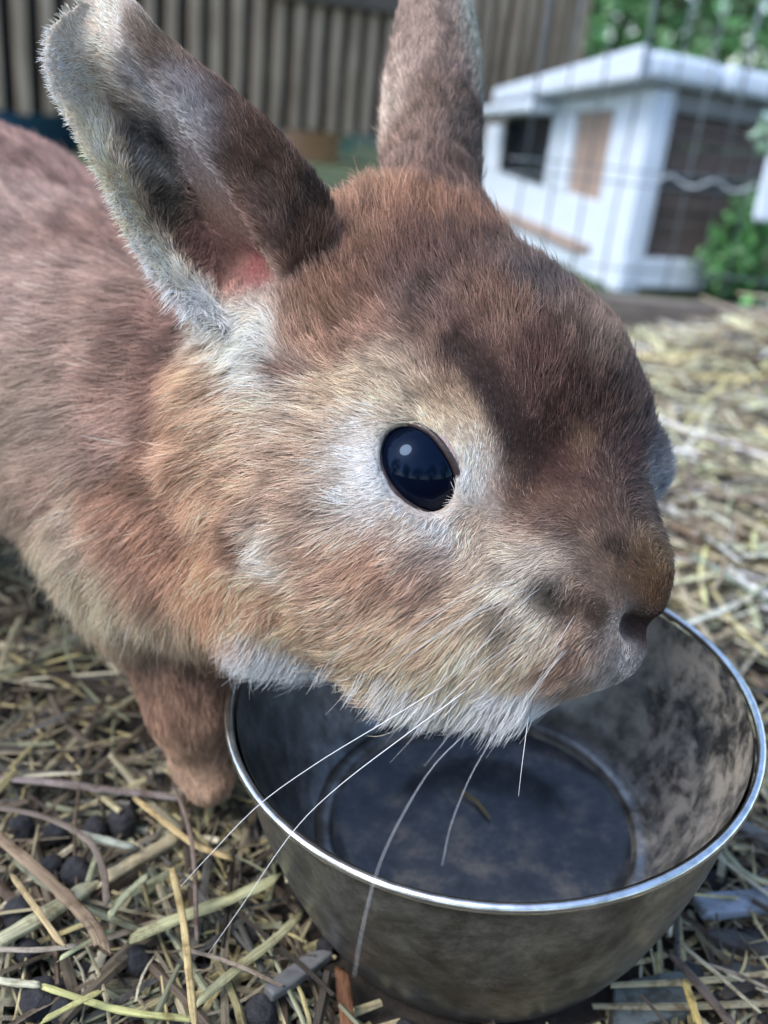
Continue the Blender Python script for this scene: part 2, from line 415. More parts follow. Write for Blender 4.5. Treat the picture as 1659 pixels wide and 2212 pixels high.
def surface_nets(D, lo, h):
    ins = D < 0
    n = np.array(D.shape) - 1
    cs = [(i, j, k) for i in (0, 1) for j in (0, 1) for k in (0, 1)]
    cnt = np.zeros(tuple(n), np.int8)
    for i, j, k in cs: cnt += ins[i:n[0] + i, j:n[1] + j, k:n[2] + k]
    cell = np.argwhere((cnt > 0) & (cnt < 8))
    acc = np.zeros((len(cell), 3)); c = np.zeros(len(cell))
    for p in cs:
        for ax in range(3):
            if p[ax]: continue
            q = list(p); q[ax] = 1
            A = D[cell[:, 0] + p[0], cell[:, 1] + p[1], cell[:, 2] + p[2]]; B = D[cell[:, 0] + q[0], cell[:, 1] + q[1], cell[:, 2] + q[2]]
            mk = (A < 0) != (B < 0); t = np.where(mk, A / np.where(mk, A - B, 1), 0)
            pt = np.tile(np.array(p, float), (len(cell), 1)); pt[:, ax] += t
            acc += pt * mk[:, None]; c += mk
    V = lo + h * (cell + acc / c[:, None])
    idx = -np.ones(tuple(n), np.int64); idx[cell[:, 0], cell[:, 1], cell[:, 2]] = np.arange(len(cell))
    Fs = []
    for ax in range(3):
        o1, o2 = [(1, 2), (2, 0), (0, 1)][ax]
        s0 = [slice(None)] * 3; s1 = [slice(None)] * 3; s0[ax] = slice(0, -1); s1[ax] = slice(1, None)
        ed = np.argwhere(ins[tuple(s0)] != ins[tuple(s1)])
        ed = ed[(ed[:, o1] > 0) & (ed[:, o2] > 0) & (ed[:, o1] < n[o1]) & (ed[:, o2] < n[o2])]
        q = []
        for d1, d2 in ((0, 0), (-1, 0), (-1, -1), (0, -1)):
            e = ed.copy(); e[:, o1] += d1; e[:, o2] += d2; q.append(idx[e[:, 0], e[:, 1], e[:, 2]])
        q = np.stack(q, 1); a = ins[ed[:, 0], ed[:, 1], ed[:, 2]]
        q[~a] = q[~a][:, ::-1]; Fs.append(q)
    return V, np.vstack(Fs)
BV, BF = surface_nets(D, lo, h)
b0_ = BVHTree.FromPolygons(BV.tolist(), BF.tolist())
def pre(u, v):
    r_ = ray(u, v); q_ = b0_.ray_cast(Vector(CP), Vector(r_))[0]; return np.array(q_) - r_ * .0004
def groove(px, rr):
    q_ = [pre(*a_) for a_ in px]
    for a_, b2_ in zip(q_[:-1], q_[1:]): carve(a_, b2_, rr, .0015)
groove([(985, 742), (1030, 790), (1070, 850), (1100, 925), (1112, 1010)], .0021)
groove([(1335, 1352), (1292, 1392), (1235, 1428), (1165, 1452)], .0017)
BV, BF = surface_nets(D, lo, h)

# ears: closed cross-sections lofted from base to tip
def ear_loft(EL, ER, ES, DEEP, away, thick=0.0034, n_s=48, n_t=56):
    """closed cross-sections: lip EL, hollow DEEP, front edge ER, roll ES, then back along the outside"""
    EL, ER, ES, DEEP = [cr([P(*q) for q in c], n_s) for c in (EL, ER, ES, DEEP)]
    V, Fc = [], []
    for i in range(n_s):
        th = thick * (0.55 + 0.45 * math.sin(math.pi * min(1, (i + 6) / n_s)))
        inner = cr([EL[i], DEEP[i], ER[i]], 7)
        lipd = EL[i] - DEEP[i]; lipd /= np.linalg.norm(lipd)
        outer = [ES[i]] + [inner[k] * 1.0 + away * th * 1.6 for k in (4, 3, 2, 1)] + [EL[i] + away * th + lipd * th * .5]
        q = np.vstack([inner[:-1], [ER[i]], outer]); m_ = len(q)
        q = np.vstack([q[-1], q, q[0], q[1]])
        t = np.linspace(0, m_ - 1e-6, n_t, endpoint=False); j = t.astype(int); f = (t - j)[:, None]
        a, b_, c, d = q[j], q[j + 1], q[j + 2], q[(j + 3)]
        V.append(0.5 * (2 * b_ + (c - a) * f + (2 * a - 5 * b_ + 4 * c - d) * f ** 2 + (3 * b_ - a - 3 * c + d) * f ** 3))
    V = np.vstack(V)
    for i in range(n_s - 1):
        for k in range(n_t):
            Fc.append((i * n_t + k, i * n_t + (k + 1) % n_t, (i + 1) * n_t + (k + 1) % n_t, (i + 1) * n_t + k))
    Fc.append(tuple(range(n_t - 1, -1, -1))); Fc.append(tuple((n_s - 1) * n_t + k for k in range(n_t)))
    return V, Fc
# near ear: tip to the upper left, its hollow towards the camera; the front edge rolls over and shows dark outer fur
nearV, nearF = ear_loft(
    EL=[(570, 775, .262), (462, 705, .256), (365, 615, .252), (283, 500, .248), (228, 390, .244), (172, 292, .240), (120, 195, .237), (98, 105, .234), (128, 28, .232), (200, -32, .232)],
    ER=[(655, 640, .262), (610, 560, .252), (570, 480, .246), (520, 400, .241), (465, 320, .236), (405, 240, .232), (350, 160, .229), (302, 90, .228), (262, 15, .229), (218, -34, .231)],
    ES=[(715, 600, .272), (730, 520, .262), (715, 430, .257), (650, 335, .251), (570, 250, .246), (490, 180, .241), (415, 125, .237), (345, 62, .235), (295, 2, .234), (228, -38, .234)],
    DEEP=[(620, 700, .280), (540, 625, .277), (465, 545, .273), (395, 445, .268), (338, 350, .262), (280, 262, .255), (228, 182, .247), (190, 105, .239), (192, 25, .236), (210, -30, .234)], away=FW)
# far ear: seen from behind, its hollow on the other side
farV, farF = ear_loft(
    EL=[(850, 520, .300), (836, 400, .302), (832, 300, .304), (842, 180, .307), (860, 60, .311), (880, -60, .315), (915, -150, .318)],
    ER=[(1000, 520, .306), (1020, 400, .309), (1024, 300, .312), (1027, 180, .316), (1020, 60, .320), (992, -60, .322), (945, -150, .322)],
    ES=[(1012, 520, .298), (1030, 400, .300), (1034, 300, .303), (1036, 180, .308), (1028, 60, .312), (998, -60, .317), (948, -152, .319)],
    DEEP=[(925, 525, .290), (930, 400, .289), (932, 300, .291), (938, 180, .296), (940, 60, .302), (936, -60, .309), (932, -150, .316)], away=-FW)
V, Fc = list(BV), [tuple(q) for q in BF.tolist()]
for ev_, ef_ in ((nearV, nearF), (farV, farF)):
    n0 = len(V); V.extend(list(ev_)); Fc.extend([tuple(i + n0 for i in q) for q in ef_])
rb = empty('rabbit', (0.0, 0.0, 0.0), 'brown rabbit with upright ears leaning its muzzle over the steel bowl', 'rabbit')
fp = P(430, 1660, 0.331); rb.location = (fp[0], fp[1], 0.0)
tmp = mesh_obj('tmp', V, Fc)
md = tmp.modifiers.new('r', 'REMESH'); md.mode = 'VOXEL'; md.voxel_size = 0.0013; md.use_smooth_shade = True
ms = tmp.modifiers.new('s', 'SMOOTH'); ms.factor = 0.5; ms.iterations = 5
dg = bpy.context.evaluated_depsgraph_get()
bme = bpy.data.meshes.new_from_object(tmp.evaluated_get(dg)); bpy.data.objects.remove(tmp)
nv = len(bme.vertices); BVt = np.empty(nv * 3); bme.vertices.foreach_get('co', BVt); BVt = BVt.reshape(-1, 3)
bvh = BVHTree.FromPolygons(BVt.tolist(), [tuple(p.vertices) for p in bme.polygons])

def hit(u, v):
    r = ray(u, v); loc, nrm, i, dist = bvh.ray_cast(Vector(CP), Vector(r))
    return (np.array(loc), np.array(nrm)) if loc is not None else (None, None)

# fur markings, some painting shade into creases: where on the coat (found from the photograph), reach in metres, colour
DEF = 0.0058
marks = []
def mk(u, v, c, s=DEF, w=1.0):
    p, n = hit(u, v)
    if p is not None:
        k = srgb(*c); k = k * .92 + k.mean() * .08
        if k.mean() < .42: k = k * np.array([1.05, 1.01, .95])
        dp = (p - CP) @ FW
        if u < 575 and v < 735 and k.mean() > .5 and dp < .28: w = 3.0
        if u > 640 and v < 720 and k.mean() < .42: k = k * np.array([.93, .99, 1.0])
        if s == DEF and dp > .30 and not (800 < u < 1100 and v < 420): s = .013
        if dp > .30: k = k * np.array([.96, 1.0, .98])
        marks.append((p, k, s, w))
for u, v, c in [
    # dark forehead and bridge
    (1200,760,(84,60,55)),(1280,860,(72,52,50)),(1320,960,(66,50,47)),(1160,1000,(88,64,58)),(1200,1060,(92,68,60)),(1350,1060,(72,58,54)),
    (1240,700,(100,80,72)),(1180,860,(84,62,58)),(1260,1000,(78,58,54)),(1120,900,(82,60,55)),(1110,1080,(110,84,74)),(1300,740,(96,82,74)),(1370,860,(66,55,52)),
    # crown
    (820,420,(150,112,88)),(900,440,(125,88,68)),(980,470,(115,82,66)),(1030,540,(72,52,46)),(880,540,(92,64,55)),(960,600,(92,68,60)),(1060,640,(112,82,68)),
    (760,500,(130,95,78)),(700,560,(128,92,75)),(660,620,(155,115,92)),(760,640,(112,80,68)),(900,640,(78,64,62)),(1150,600,(62,56,58)),(1110,560,(90,72,64)),
    (640,720,(168,134,112)),(700,690,(130,98,82)),(780,720,(120,94,82)),(880,720,(110,86,76)),(1000,720,(96,74,68)),(1090,740,(100,78,68)),
    # pale brow
    (830,790,(168,152,136)),(780,840,(176,160,140)),(870,850,(156,140,124)),(840,900,(190,176,154)),(950,820,(108,86,76)),(1000,890,(122,98,82)),(1050,960,(146,116,94)),(720,860,(164,142,120)),
    # round the eye
    (765,960,(206,202,198)),(785,1030,(226,226,226)),(770,1085,(206,198,188)),(730,1000,(190,174,154)),(870,1150,(196,180,166)),(960,1150,(208,196,188)),(1025,1010,(230,226,218)),(1020,1080,(226,220,212)),(990,950,(222,204,178)),(960,900,(196,174,142)),(1080,1050,(168,130,100)),(1090,1120,(150,118,96)),
    # temple and cheek
    (600,900,(176,160,146)),(680,930,(166,144,124)),(540,960,(174,152,136)),(660,1000,(152,126,108)),(610,1080,(162,138,122)),(690,1090,(168,148,134)),
    (800,1190,(172,132,106)),(870,1260,(154,124,108)),(700,1200,(172,142,124)),(750,1330,(180,152,132)),(560,1190,(196,176,160)),(600,1300,(190,156,132)),(700,1400,(188,162,138)),
    (960,1230,(164,134,114)),(950,1330,(176,150,130)),(860,1400,(186,160,136)),
    # jaw and chin
    (590,1420,(226,230,236)),(680,1470,(226,230,236)),(780,1500,(224,228,234)),(540,1360,(192,160,138)),(1040,1560,(238,242,248)),(980,1530,(206,192,170)),(890,1490,(200,182,156)),(1100,1530,(226,228,230)),
    # muzzle
    (1050,1200,(172,156,140)),(1150,1180,(148,134,122)),(1100,1270,(190,180,166)),(1150,1370,(204,194,176)),(1130,1250,(200,190,174)),(1060,1400,(200,188,166)),(1040,1330,(190,174,152)),(1250,1190,(116,98,86)),(1320,1150,(88,74,66)),(1400,1100,(80,70,66)),
    (1290,1250,(104,84,72)),(1390,1250,(92,68,50)),(1420,1200,(96,80,60)),(1200,1430,(164,128,104)),(1100,1450,(182,156,132)),(1280,1430,(150,130,118)),(1260,1330,(140,112,94)),(1330,1390,(166,158,152)),(1230,1490,(146,128,114)),
    (1440,1010,(124,128,134)),(1420,940,(76,66,64)),(1430,1120,(78,74,72)),
    (800,1512,(230,232,236)),(860,1525,(228,230,232)),(730,1490,(226,230,236)),(1000,1570,(232,234,236)),(1090,1560,(236,240,244)),(1140,1555,(222,222,224)),(930,1470,(186,164,140)),(820,1450,(184,158,134)),(1350,1375,(120,104,98)),(1300,1400,(176,160,148)),(1240,1380,(150,122,102)),(1340,1430,(170,166,166)),(1040,1280,(176,156,138)),(1110,1330,(200,192,176)),(1100,1210,(170,158,144)),(1210,1250,(130,114,102)),(1130,1400,(186,170,150)),
    # neck
    (430,800,(182,146,120)),(480,770,(198,170,144)),(400,940,(182,148,126)),(470,940,(194,164,140)),(400,1090,(174,140,120)),(545,770,(216,210,200)),(350,1180,(150,116,98)),(330,1260,(158,124,106)),(450,1290,(190,150,124)),(250,1150,(166,130,112)),(480,1100,(186,150,128)),(500,1020,(182,152,130)),
    # body
    (40,450,(152,128,122)),(150,400,(130,102,96)),(200,500,(126,98,90)),(300,700,(118,92,84)),(350,780,(102,78,70)),(350,880,(124,96,86)),(150,800,(160,136,126)),(60,900,(140,122,112)),(250,950,(158,132,122)),(300,1050,(134,104,88)),(180,650,(140,114,106)),(60,650,(160,136,130)),(100,1030,(156,132,120)),(180,1180,(168,152,138)),(260,1330,(176,160,142)),(360,1370,(178,160,142)),
    (240,820,(134,108,98)),
    # leg
    (370,1450,(118,90,78)),(400,1550,(136,104,88)),(430,1640,(142,112,96)),(450,1680,(156,130,112)),
    # near ear, outer roll
    (600,330,(76,58,48)),(450,170,(82,62,52)),(680,430,(60,46,40)),(350,90,(92,78,64)),(520,280,(80,60,50)),(690,520,(70,54,48)),
    # near ear, pale rim and hollow
    (100,130,(248,230,206)),(170,50,(218,202,186)),(140,200,(242,220,192)),(245,430,(248,226,194)),(325,560,(250,232,206)),(430,660,(230,226,214)),(520,710,(222,214,200)),(190,290,(244,222,192)),(215,335,(160,146,120)),(290,470,(124,112,96)),(375,580,(112,96,84)),(455,652,(150,130,114)),
    (260,150,(186,184,188)),(290,250,(96,98,104)),(320,320,(104,104,108)),(350,420,(88,84,78)),(380,240,(184,178,180)),(430,370,(168,158,164)),(470,450,(170,140,130)),(500,530,(156,120,114)),(560,650,(170,150,144)),(420,540,(98,74,66)),(210,230,(190,172,156)),(190,120,(206,188,170)),(600,620,(150,126,116)),(560,480,(120,96,88)),
    # far ear
    (930,50,(142,120,110)),(950,200,(112,90,80)),(900,300,(126,102,92)),(842,200,(182,156,146)),(1020,300,(78,66,60)),(980,370,(78,60,54)),(1030,120,(120,120,114)),(980,100,(120,98,90)),(880,120,(152,128,118)),(930,380,(104,80,70))]:
    mk(u, v, c)
for u, v, c, s in [
    (1010,760,(58,46,46),.0022),(1035,800,(56,44,44),.0022),(1062,845,(52,42,42),.0026),(1085,890,(50,40,42),.0028),(1102,930,(56,44,44),.0024),  # dark marks following the brow groove paint its shade
    (985,742,(56,44,42),.002),(1048,822,(46,36,36),.0026),(1082,880,(44,34,34),.0028),(1106,950,(46,36,36),.0026),(1112,1010,(64,48,44),.0026),(1105,1060,(84,62,54),.003),(1170,930,(70,50,46),.005),(1200,980,(70,50,46),.005),(1240,1100,(84,66,58),.005),(1300,1020,(66,50,46),.005),(1150,830,(74,54,50),.005),(1180,1110,(104,84,74),.004),
    (1290,1392,(84,62,54),.002),(1235,1426,(110,80,66),.0022),(1170,1450,(128,96,78),.0022),  # shade painted along the mouth groove
    (1180,1292,(14,12,12),.0024),(1085,1360,(66,56,46),.0022),(1228,1312,(58,44,38),.0026),(1330,1180,(34,28,28),.002),
    (1010,1130,(178,150,124),.003),(1250,1000,(112,86,70),.0018),(1160,1062,(116,88,70),.0018),(1360,1345,(50,36,34),.0028),(1400,1340,(60,42,40),.0025),(1290,1330,(48,36,32),.0022),(1178,1290,(14,10,9),.0028),(1172,1296,(14,10,9),.0030),(1085,1362,(50,42,36),.003),(1340,970,(60,46,44),.003),(1255,950,(120,96,76),.0025),(1430,1270,(86,64,46),.003),  # dark marks at the nose cleft put its shade into the fur colour
    (520,1180,(104,76,60),.0030),(562,1190,(200,184,170),.0022),(550,588,(150,74,80),.0026),(520,600,(150,104,100),.004),(600,790,(104,72,58),.0026),(625,720,(112,80,64),.0024),(650,650,(110,78,62),.0024),  # brown marks after the ear spots paint the neck fold's shade
    (290,170,(120,124,132),.003),(330,280,(76,78,84),.003),(300,330,(150,150,152),.002),(365,370,(160,160,160),.002),(345,470,(74,70,62),.003)]:
    mk(u, v, c, s, 8.0 if sum(c) < 160 else 4.0)
MP = np.array([q[0] for q in marks]); MC = np.array([q[1] for q in marks]); MS = np.array([q[2] for q in marks]); MW = np.array([q[3] for q in marks])

flows = []
def fl(u, v, du, dv, dz=0.0, L=8.0, lift=0.5):
    p, n = hit(u, v)
    if p is not None:
        d = du * RT - dv * UP + dz * FW; d /= np.linalg.norm(d); flows.append((p, d, L, lift))
for a in [
    (1380,1290,-.4,-.9,0,2.5,.3),(1400,1345,-.3,.5,.3,1.2,.2),(1340,1350,-.6,.3,0,1.4,.2),(1300,1330,-.8,.2,0,2.2,.3),(1340,1400,-.3,.9,.1,3,.3),(1320,1270,-.7,-.5,0,2.6,.3),(1350,1180,-.45,-.9,.2,4,.35),(1250,1050,-.45,-.9,.3,4,.3),(1200,900,-.35,-.9,.4,4.5,.3),(1090,900,-.3,-.9,.3,3,.2),(1045,815,-.4,-.9,.3,3,.2),(1112,1000,-.2,-.9,.2,2.8,.2),(1150,760,-.2,-1,.4,8,.4),(1280,760,.1,-1,.4,9,.6),(1380,860,.2,-.9,.5,7,.5),
    (1080,640,-.15,-1,.3,10,.5),(950,560,-.15,-1,.3,12,.5),(880,450,-.1,-1,.2,13,.55),(780,470,-.1,-1,.2,13,.55),(1030,500,0,-1,.3,10,.5),(700,600,-.3,-1,.2,11,.4),(660,720,-.4,-.8,.2,9,.4),
    (1430,1010,.5,-.2,.6,6,.5),(1400,1120,.2,.3,.6,5,.4),
    (950,760,-.5,-.8,.3,7,.35),(850,840,-.75,-.5,.2,7,.35),(1000,900,-.5,-.7,.2,5,.3),(760,880,-.9,-.3,.2,8,.35),
    (1030,1030,.1,-1,0,3.5,.25),(1000,950,-.4,-.9,0,3.5,.25),(800,960,-.95,-.1,0,4,.25),(780,1040,-1,.1,.1,5,.25),(860,1130,-.9,.5,.1,4,.25),(980,1140,-.5,.8,.1,3.5,.25),
    (620,920,-1,0,.3,10,.4),(560,1000,-1,.2,.3,11,.45),(680,1080,-1,.25,.2,10,.35),(600,1150,-.85,.5,.2,12,.45),(700,1200,-.85,.5,.1,10,.35),(850,1250,-.85,.5,.1,8,.35),(950,1200,-.85,.45,.1,7,.3),
    (560,1300,-.7,.7,.2,13,.5),(650,1440,-.5,.85,.2,15,.8),(780,1500,-.45,.9,.2,14,.85),(880,1515,-.4,.95,.1,13,.8),(750,1350,-.75,.65,.1,11,.4),(900,1400,-.75,.65,.1,9,.4),(1040,1560,-.4,.95,.1,13,.85),(900,1500,-.5,.85,.1,11,.55),
    (1100,1250,-.75,.5,0,7,.45),(1180,1150,-.8,.2,0,6,.35),(1150,1380,-.65,.75,0,7,.4),(1250,1320,-.7,.6,0,4.5,.35),(1280,1430,-.4,.8,.1,5,.35),(1100,1480,-.6,.8,.1,8,.4),
    (450,820,-.9,.3,.4,13,.5),(420,1000,-.9,.35,.3,15,.5),(400,1150,-.7,.6,.3,15,.5),(300,1250,-.6,.8,.3,16,.55),(450,1330,-.3,.9,.3,14,.5),(250,1300,-.4,.9,.3,16,.6),
    (330,800,-1,.05,.4,13,.4),(150,500,-1,-.1,.5,13,.4),(60,700,-1,.1,.5,14,.4),(250,650,-1,0,.4,13,.4),(100,900,-.9,.3,.4,15,.45),(200,1100,-.8,.5,.3,16,.5),(60,1000,-.7,.6,.4,17,.55),(30,400,-1,-.2,.5,13,.45),
    (370,1450,.05,1,0,8,.35),(410,1560,.1,1,0,7,.3),(440,1660,.15,1,-.3,5,.25),
    (600,330,-.6,-.75,0,3.2,.25),(450,170,-.6,-.75,0,3.2,.25),(690,450,-.5,-.8,0,4,.3),(350,90,-.6,-.7,0,3.2,.3),(700,560,-.3,-.9,0,6,.35),
    (110,130,-.9,-.1,0,2.4,.5),(160,50,-.6,-.8,0,2.4,.4),(150,220,-.95,.1,0,2.6,.5),(250,420,-.9,.3,0,3,.5),(330,550,-.8,.5,0,3.6,.5),(430,660,-.7,.6,.1,7,.6),(530,720,-.5,.8,.1,10,.5),
    (270,200,-.4,-.8,0,4,.35),(330,330,.5,-.6,0,4,.5),(360,430,.8,-.3,0,5,.5),(430,380,-.6,-.7,0,1.2,.2),(460,430,-.6,-.7,0,1.0,.2),(500,500,-.6,-.7,0,1.0,.2),(520,560,-.6,-.7,0,1.0,.2),(560,620,-.3,-.8,0,1.5,.3),(400,300,-.6,-.7,0,1.6,.25),(420,560,.6,-.5,0,5,.4),
    (930,50,0,-1,0,4,.25),(930,250,0,-1,0,5,.3),(930,380,0,-1,0,8,.35),(842,250,-.5,-.8,0,5,.4),(1030,250,.4,-.9,0,5,.4)]:
    fl(*a)
FP_ = np.array([q[0] for q in flows]); FD = np.array([q[1] for q in flows]); FL = np.array([q[2] for q in flows]); FA = np.array([q[3] for q in flows])

def coat(pos):
    """fur colour at points of the coat"""
    out = np.empty((len(pos), 3))
    jig = vnoise(pos, 0.006) * 0.0013 + vnoise(pos, 0.0025) * 0.0009
    q = pos + jig
    for s in range(0, len(pos), 20000):
        x = q[s:s + 20000]
        d2 = ((x[:, None, :] - MP[None]) ** 2).sum(-1)
        ww = MW * np.exp(-d2 / (2 * MS ** 2)) + 3e-12 / (d2 + 1e-6) ** 1.5 * 0.02
        out[s:s + 20000] = (ww @ MC) / ww.sum(1)[:, None]
    return out
def combing(pos):
    d = np.empty((len(pos), 3)); L = np.empty(len(pos)); A = np.empty(len(pos))
    for s in range(0, len(pos), 20000):
        x = pos[s:s + 20000]
        d2 = ((x[:, None, :] - FP_[None]) ** 2).sum(-1)
        ww = 1 / (d2 + 2e-5) ** 2
        ws = ww.sum(1)
        d[s:s + 20000] = (ww @ FD) / ws[:, None]; L[s:s + 20000] = (ww @ FL) / ws; A[s:s + 20000] = (ww @ FA) / ws
    return d, L, A

ALB = 1.45     # photograph tone to fur albedo
# body mesh
bme.vertices.foreach_set('co', (BVt - np.array([fp[0], fp[1], 0.0])).ravel())
bme.name = 'body'; bme.materials.clear()
body = bpy.data.objects.new('body', bme); C.objects.link(body); body.parent = rb
skin_mat = attr_mat('under_fur', rough=0.9, spec=0.1, nscale=900, namp=0.4)
bme.materials.append(skin_mat)
set_col(body, coat(BVt) * 0.8)

# sample roots
bme.calc_loop_triangles()
T = np.empty(len(bme.loop_triangles) * 3, np.int32); bme.loop_triangles.foreach_get('vertices', T); T = T.reshape(-1, 3)
VN = np.empty(nv * 3); bme.vertices.foreach_get('normal', VN); VN = VN.reshape(-1, 3)
a, b_, c = BVt[T[:, 0]], BVt[T[:, 1]], BVt[T[:, 2]]
area = 0.5 * np.linalg.norm(np.cross(b_ - a, c - a), axis=1)
ctr = (a + b_ + c) / 3; nrm = VN[T].mean(1)
uu, vv, dd = proj(ctr.T.T) if False else (CU + F_PX * ((ctr - CP) @ RT) / ((ctr - CP) @ FW), CV - F_PX * ((ctr - CP) @ UP) / ((ctr - CP) @ FW), (ctr - CP) @ FW)
facing = -((ctr - CP) * nrm).sum(1) / np.linalg.norm(ctr - CP, axis=1)
dens = np.where(facing > -0.35, 1.0, 0.22)
dens *= np.clip((0.30 / dd) ** 1.6, 0.25, 2.2)
off = np.clip((-150 - uu) / 200, 0, 1); dens *= 1 - 0.8 * off
NH = 470000
pr = area * dens; pr /= pr.sum()
ti = rng.choice(len(T), NH, p=pr)
r1, r2 = rng.random(NH), rng.random(NH); s1 = np.sqrt(r1)
wa, wb, wc = 1 - s1, s1 * (1 - r2), s1 * r2
root = wa[:, None] * a[ti] + wb[:, None] * b_[ti] + wc[:, None] * c[ti]
nn = wa[:, None] * VN[T[ti, 0]] + wb[:, None] * VN[T[ti, 1]] + wc[:, None] * VN[T[ti, 2]]
nn /= np.linalg.norm(nn, axis=1)[:, None]
# eye opening, in the plane facing out of the head
eo, ea, eb = EO, EA, EB
def lid_shape(th):
    """almond outline (long axis ea, short axis eb), metres"""
    x = 0.0119 * math.cos(th); y = 0.0078 * math.sin(th) * (1 - 0.10 * math.cos(th))
    w_ = math.atan2(math.sin(th), math.cos(th)); x += 0.0018 * math.exp(-(w_ / .30) ** 2); y += .0012 * math.sin(th) * math.exp(-((w_ - .9) / .5) ** 2) 
    return x, y
q = root - EYE_C
ex, ey, ez = q @ ea, q @ eb, q @ eo
in_eye = (ez > 0.001) & ((ex / 0.0125) ** 2 + (ey / 0.0083) ** 2 < 1)
pit_d = np.full(NH, 9.0)
for pu, pv, prad in PITS:
    pp_, _n = hit(pu, pv)
    if pp_ is not None: pit_d = np.minimum(pit_d, np.linalg.norm(root - pp_, axis=1) / prad)
keep = ~in_eye & (pit_d > 1) & (np.linalg.norm(root - EYE_C2, axis=1) > 0.0098)
root, nn = root[keep], nn[keep]; NH = len(root)
fd, fL, fA = combing(root)
cn = vnoise(root, 0.007); cn2 = vnoise(root, 0.0032); cn3 = vnoise(root, 0.02)
fd = fd + 0.28 * cn + 0.22 * cn2 + 0.15 * cn3 + 0.10 * rng.normal(size=(NH, 3))
fd -= (fd * nn).sum(1)[:, None] * nn; fd /= np.linalg.norm(fd, axis=1)[:, None] + 1e-9
face = np.clip(1 - np.linalg.norm(root - P(1050, 1010, .262), axis=1) / .085, 0, 1)
bodyw = np.clip(((root - CP) @ FW - .29) / .04, 0, 1)
Ln = fL * (1 - .28 * np.minimum(1, face * 2.2)) * (1 - .28 * bodyw) / 1000 * (0.55 + 0.65 * rng.random(NH)) * (1 + 0.25 * cn3[:, 0])
guard = rng.random(NH) < 0.03; Ln[guard] *= 1.35
lift = np.clip(fA * (1 + 0.35 * cn[:, 1] + 0.3 * cn2[:, 2]) + 0.08 * rng.normal(size=NH), 0.08, 1.2)
lift[guard] += 0.1
NP = 6
tt = np.linspace(0, 1, NP)
side = np.cross(fd, nn); cur = rng.normal(size=NH) * 0.10
rad0 = np.where(guard, 0.00007, 0.000075) * (0.8 + 0.4 * rng.random(NH)) * np.clip(((root - CP) @ FW) / 0.28, 0.8, 1.8)
pos = np.empty((NH, NP, 3)); rad = np.empty((NH, NP))
for k, t in enumerate(tt):
    pos[:, k] = root + Ln[:, None] * (fd * (t * 0.95)[..., None] if False else fd * (t * 0.95)) + (Ln * lift * (t - 0.5 * t * t))[:, None] * 1.3 * nn + (Ln * cur * t * t)[:, None] * side
    pos[:, k] -= nn * 0.0003
    rad[:, k] = rad0 * (1 - t ** 2 * 0.85)
col = coat(root + fd * (Ln * 0.5)[:, None] + nn * 0.001)
br = np.exp(0.26 * rng.normal(size=NH)) * (1 + 0.50 * cn2[:, 1] + 0.25 * cn[:, 0])
lum = col.mean(1)
br = np.where(lum > 0.5, 1 + (br - 1) * 0.35, br)
col = np.clip(col * ALB * np.clip(br, 0.45, 1.7)[:, None], 0.004, 0.86)
col[guard & (lum < 0.45)] *= 0.7
pale = ~guard & (rng.random(NH) < .09); col[pale] = np.clip(col[pale] * 1.5 + .06, 0, .86)
# long pale fringe hanging from the jaw and chin
jl = cr([np.array(q_, float) for q_ in [(530, 1372), (640, 1440), (760, 1488), (880, 1505), (980, 1548), (1070, 1560), (1150, 1530)]], 400)
fr = []
for _k in range(1500):
    a_ = jl[rng.integers(0, 400)]
    p_, n_ = hit(a_[0] + rng.normal() * 8, a_[1] - abs(rng.normal()) * 26)
    if p_ is None or (p_ - CP) @ FW > .30: continue
    cl_ = vnoise(p_[None], .004)[0]
    d_ = -RT * (.45 + .25 * cl_[0] + .12 * rng.normal()) - UP * 1.0 + FW * (.15 + .25 * cl_[1]); d_ /= np.linalg.norm(d_)
    L_ = rng.uniform(.0042, .0090) * (1 + .35 * cl_[2])
    t_ = tt[:, None]
    c_ = p_ + L_ * (d_ * t_ + n_ * .55 * (t_ - .6 * t_ * t_)) - RT * L_ * .12 * t_ ** 2
    fr.append((c_, .00006 * (1 - .8 * tt ** 2), np.array([.80, .80, .79]) * rng.uniform(.75, 1.05) if rng.random() > .06 else np.array([.05, .04, .035])))
pos = np.concatenate([pos, np.array([q_[0] for q_ in fr])]); rad = np.concatenate([rad, np.array([q_[1] for q_ in fr])]); col = np.concatenate([col, np.array([q_[2] for q_ in fr])])
def hair_curves(name, pos, rad, col, mat, parent):
    hc = bpy.data.hair_curves.new(name)
    n, k = pos.shape[:2]
    for q0 in range(0, n, 10000): hc.add_curves([k] * min(10000, n - q0))
    off_ = np.array(world_loc(parent))
    hc.attributes.new('radius', 'FLOAT', 'POINT'); hc.attributes.new('fur_color', 'FLOAT_COLOR', 'CURVE')
    keep_ = [(pos - off_).astype(np.float32).ravel(), rad.astype(np.float32).ravel(), np.ones((n, 4), np.float32)]
    keep_[2][:, :3] = col; keep_[2] = np.ascontiguousarray(keep_[2].ravel())
    print('fur', n, k, len(hc.points), [np.isnan(q).sum() for q in keep_], flush=True)
    hc.attributes['position'].data.foreach_set('vector', keep_[0])
    hc.attributes['radius'].data.foreach_set('value', keep_[1])
    hc.attributes['fur_color'].data.foreach_set('color', keep_[2])
    o = bpy.data.objects.new(name, hc); C.objects.link(o); o.parent = parent; hc.materials.append(mat)
    return o
m, nt, b = new_mat('rabbit_fur')
at = nt.nodes.new('ShaderNodeAttribute'); at.attribute_name = 'fur_color'
hi_ = nt.nodes.new('ShaderNodeHairInfo')
g = ramp(nt, hi_.outputs['Intercept'], [(0.0, (0.60, 0.60, 0.61)), (0.55, (0.95, 0.95, 0.95)), (1.0, (1.2, 1.2, 1.2))])
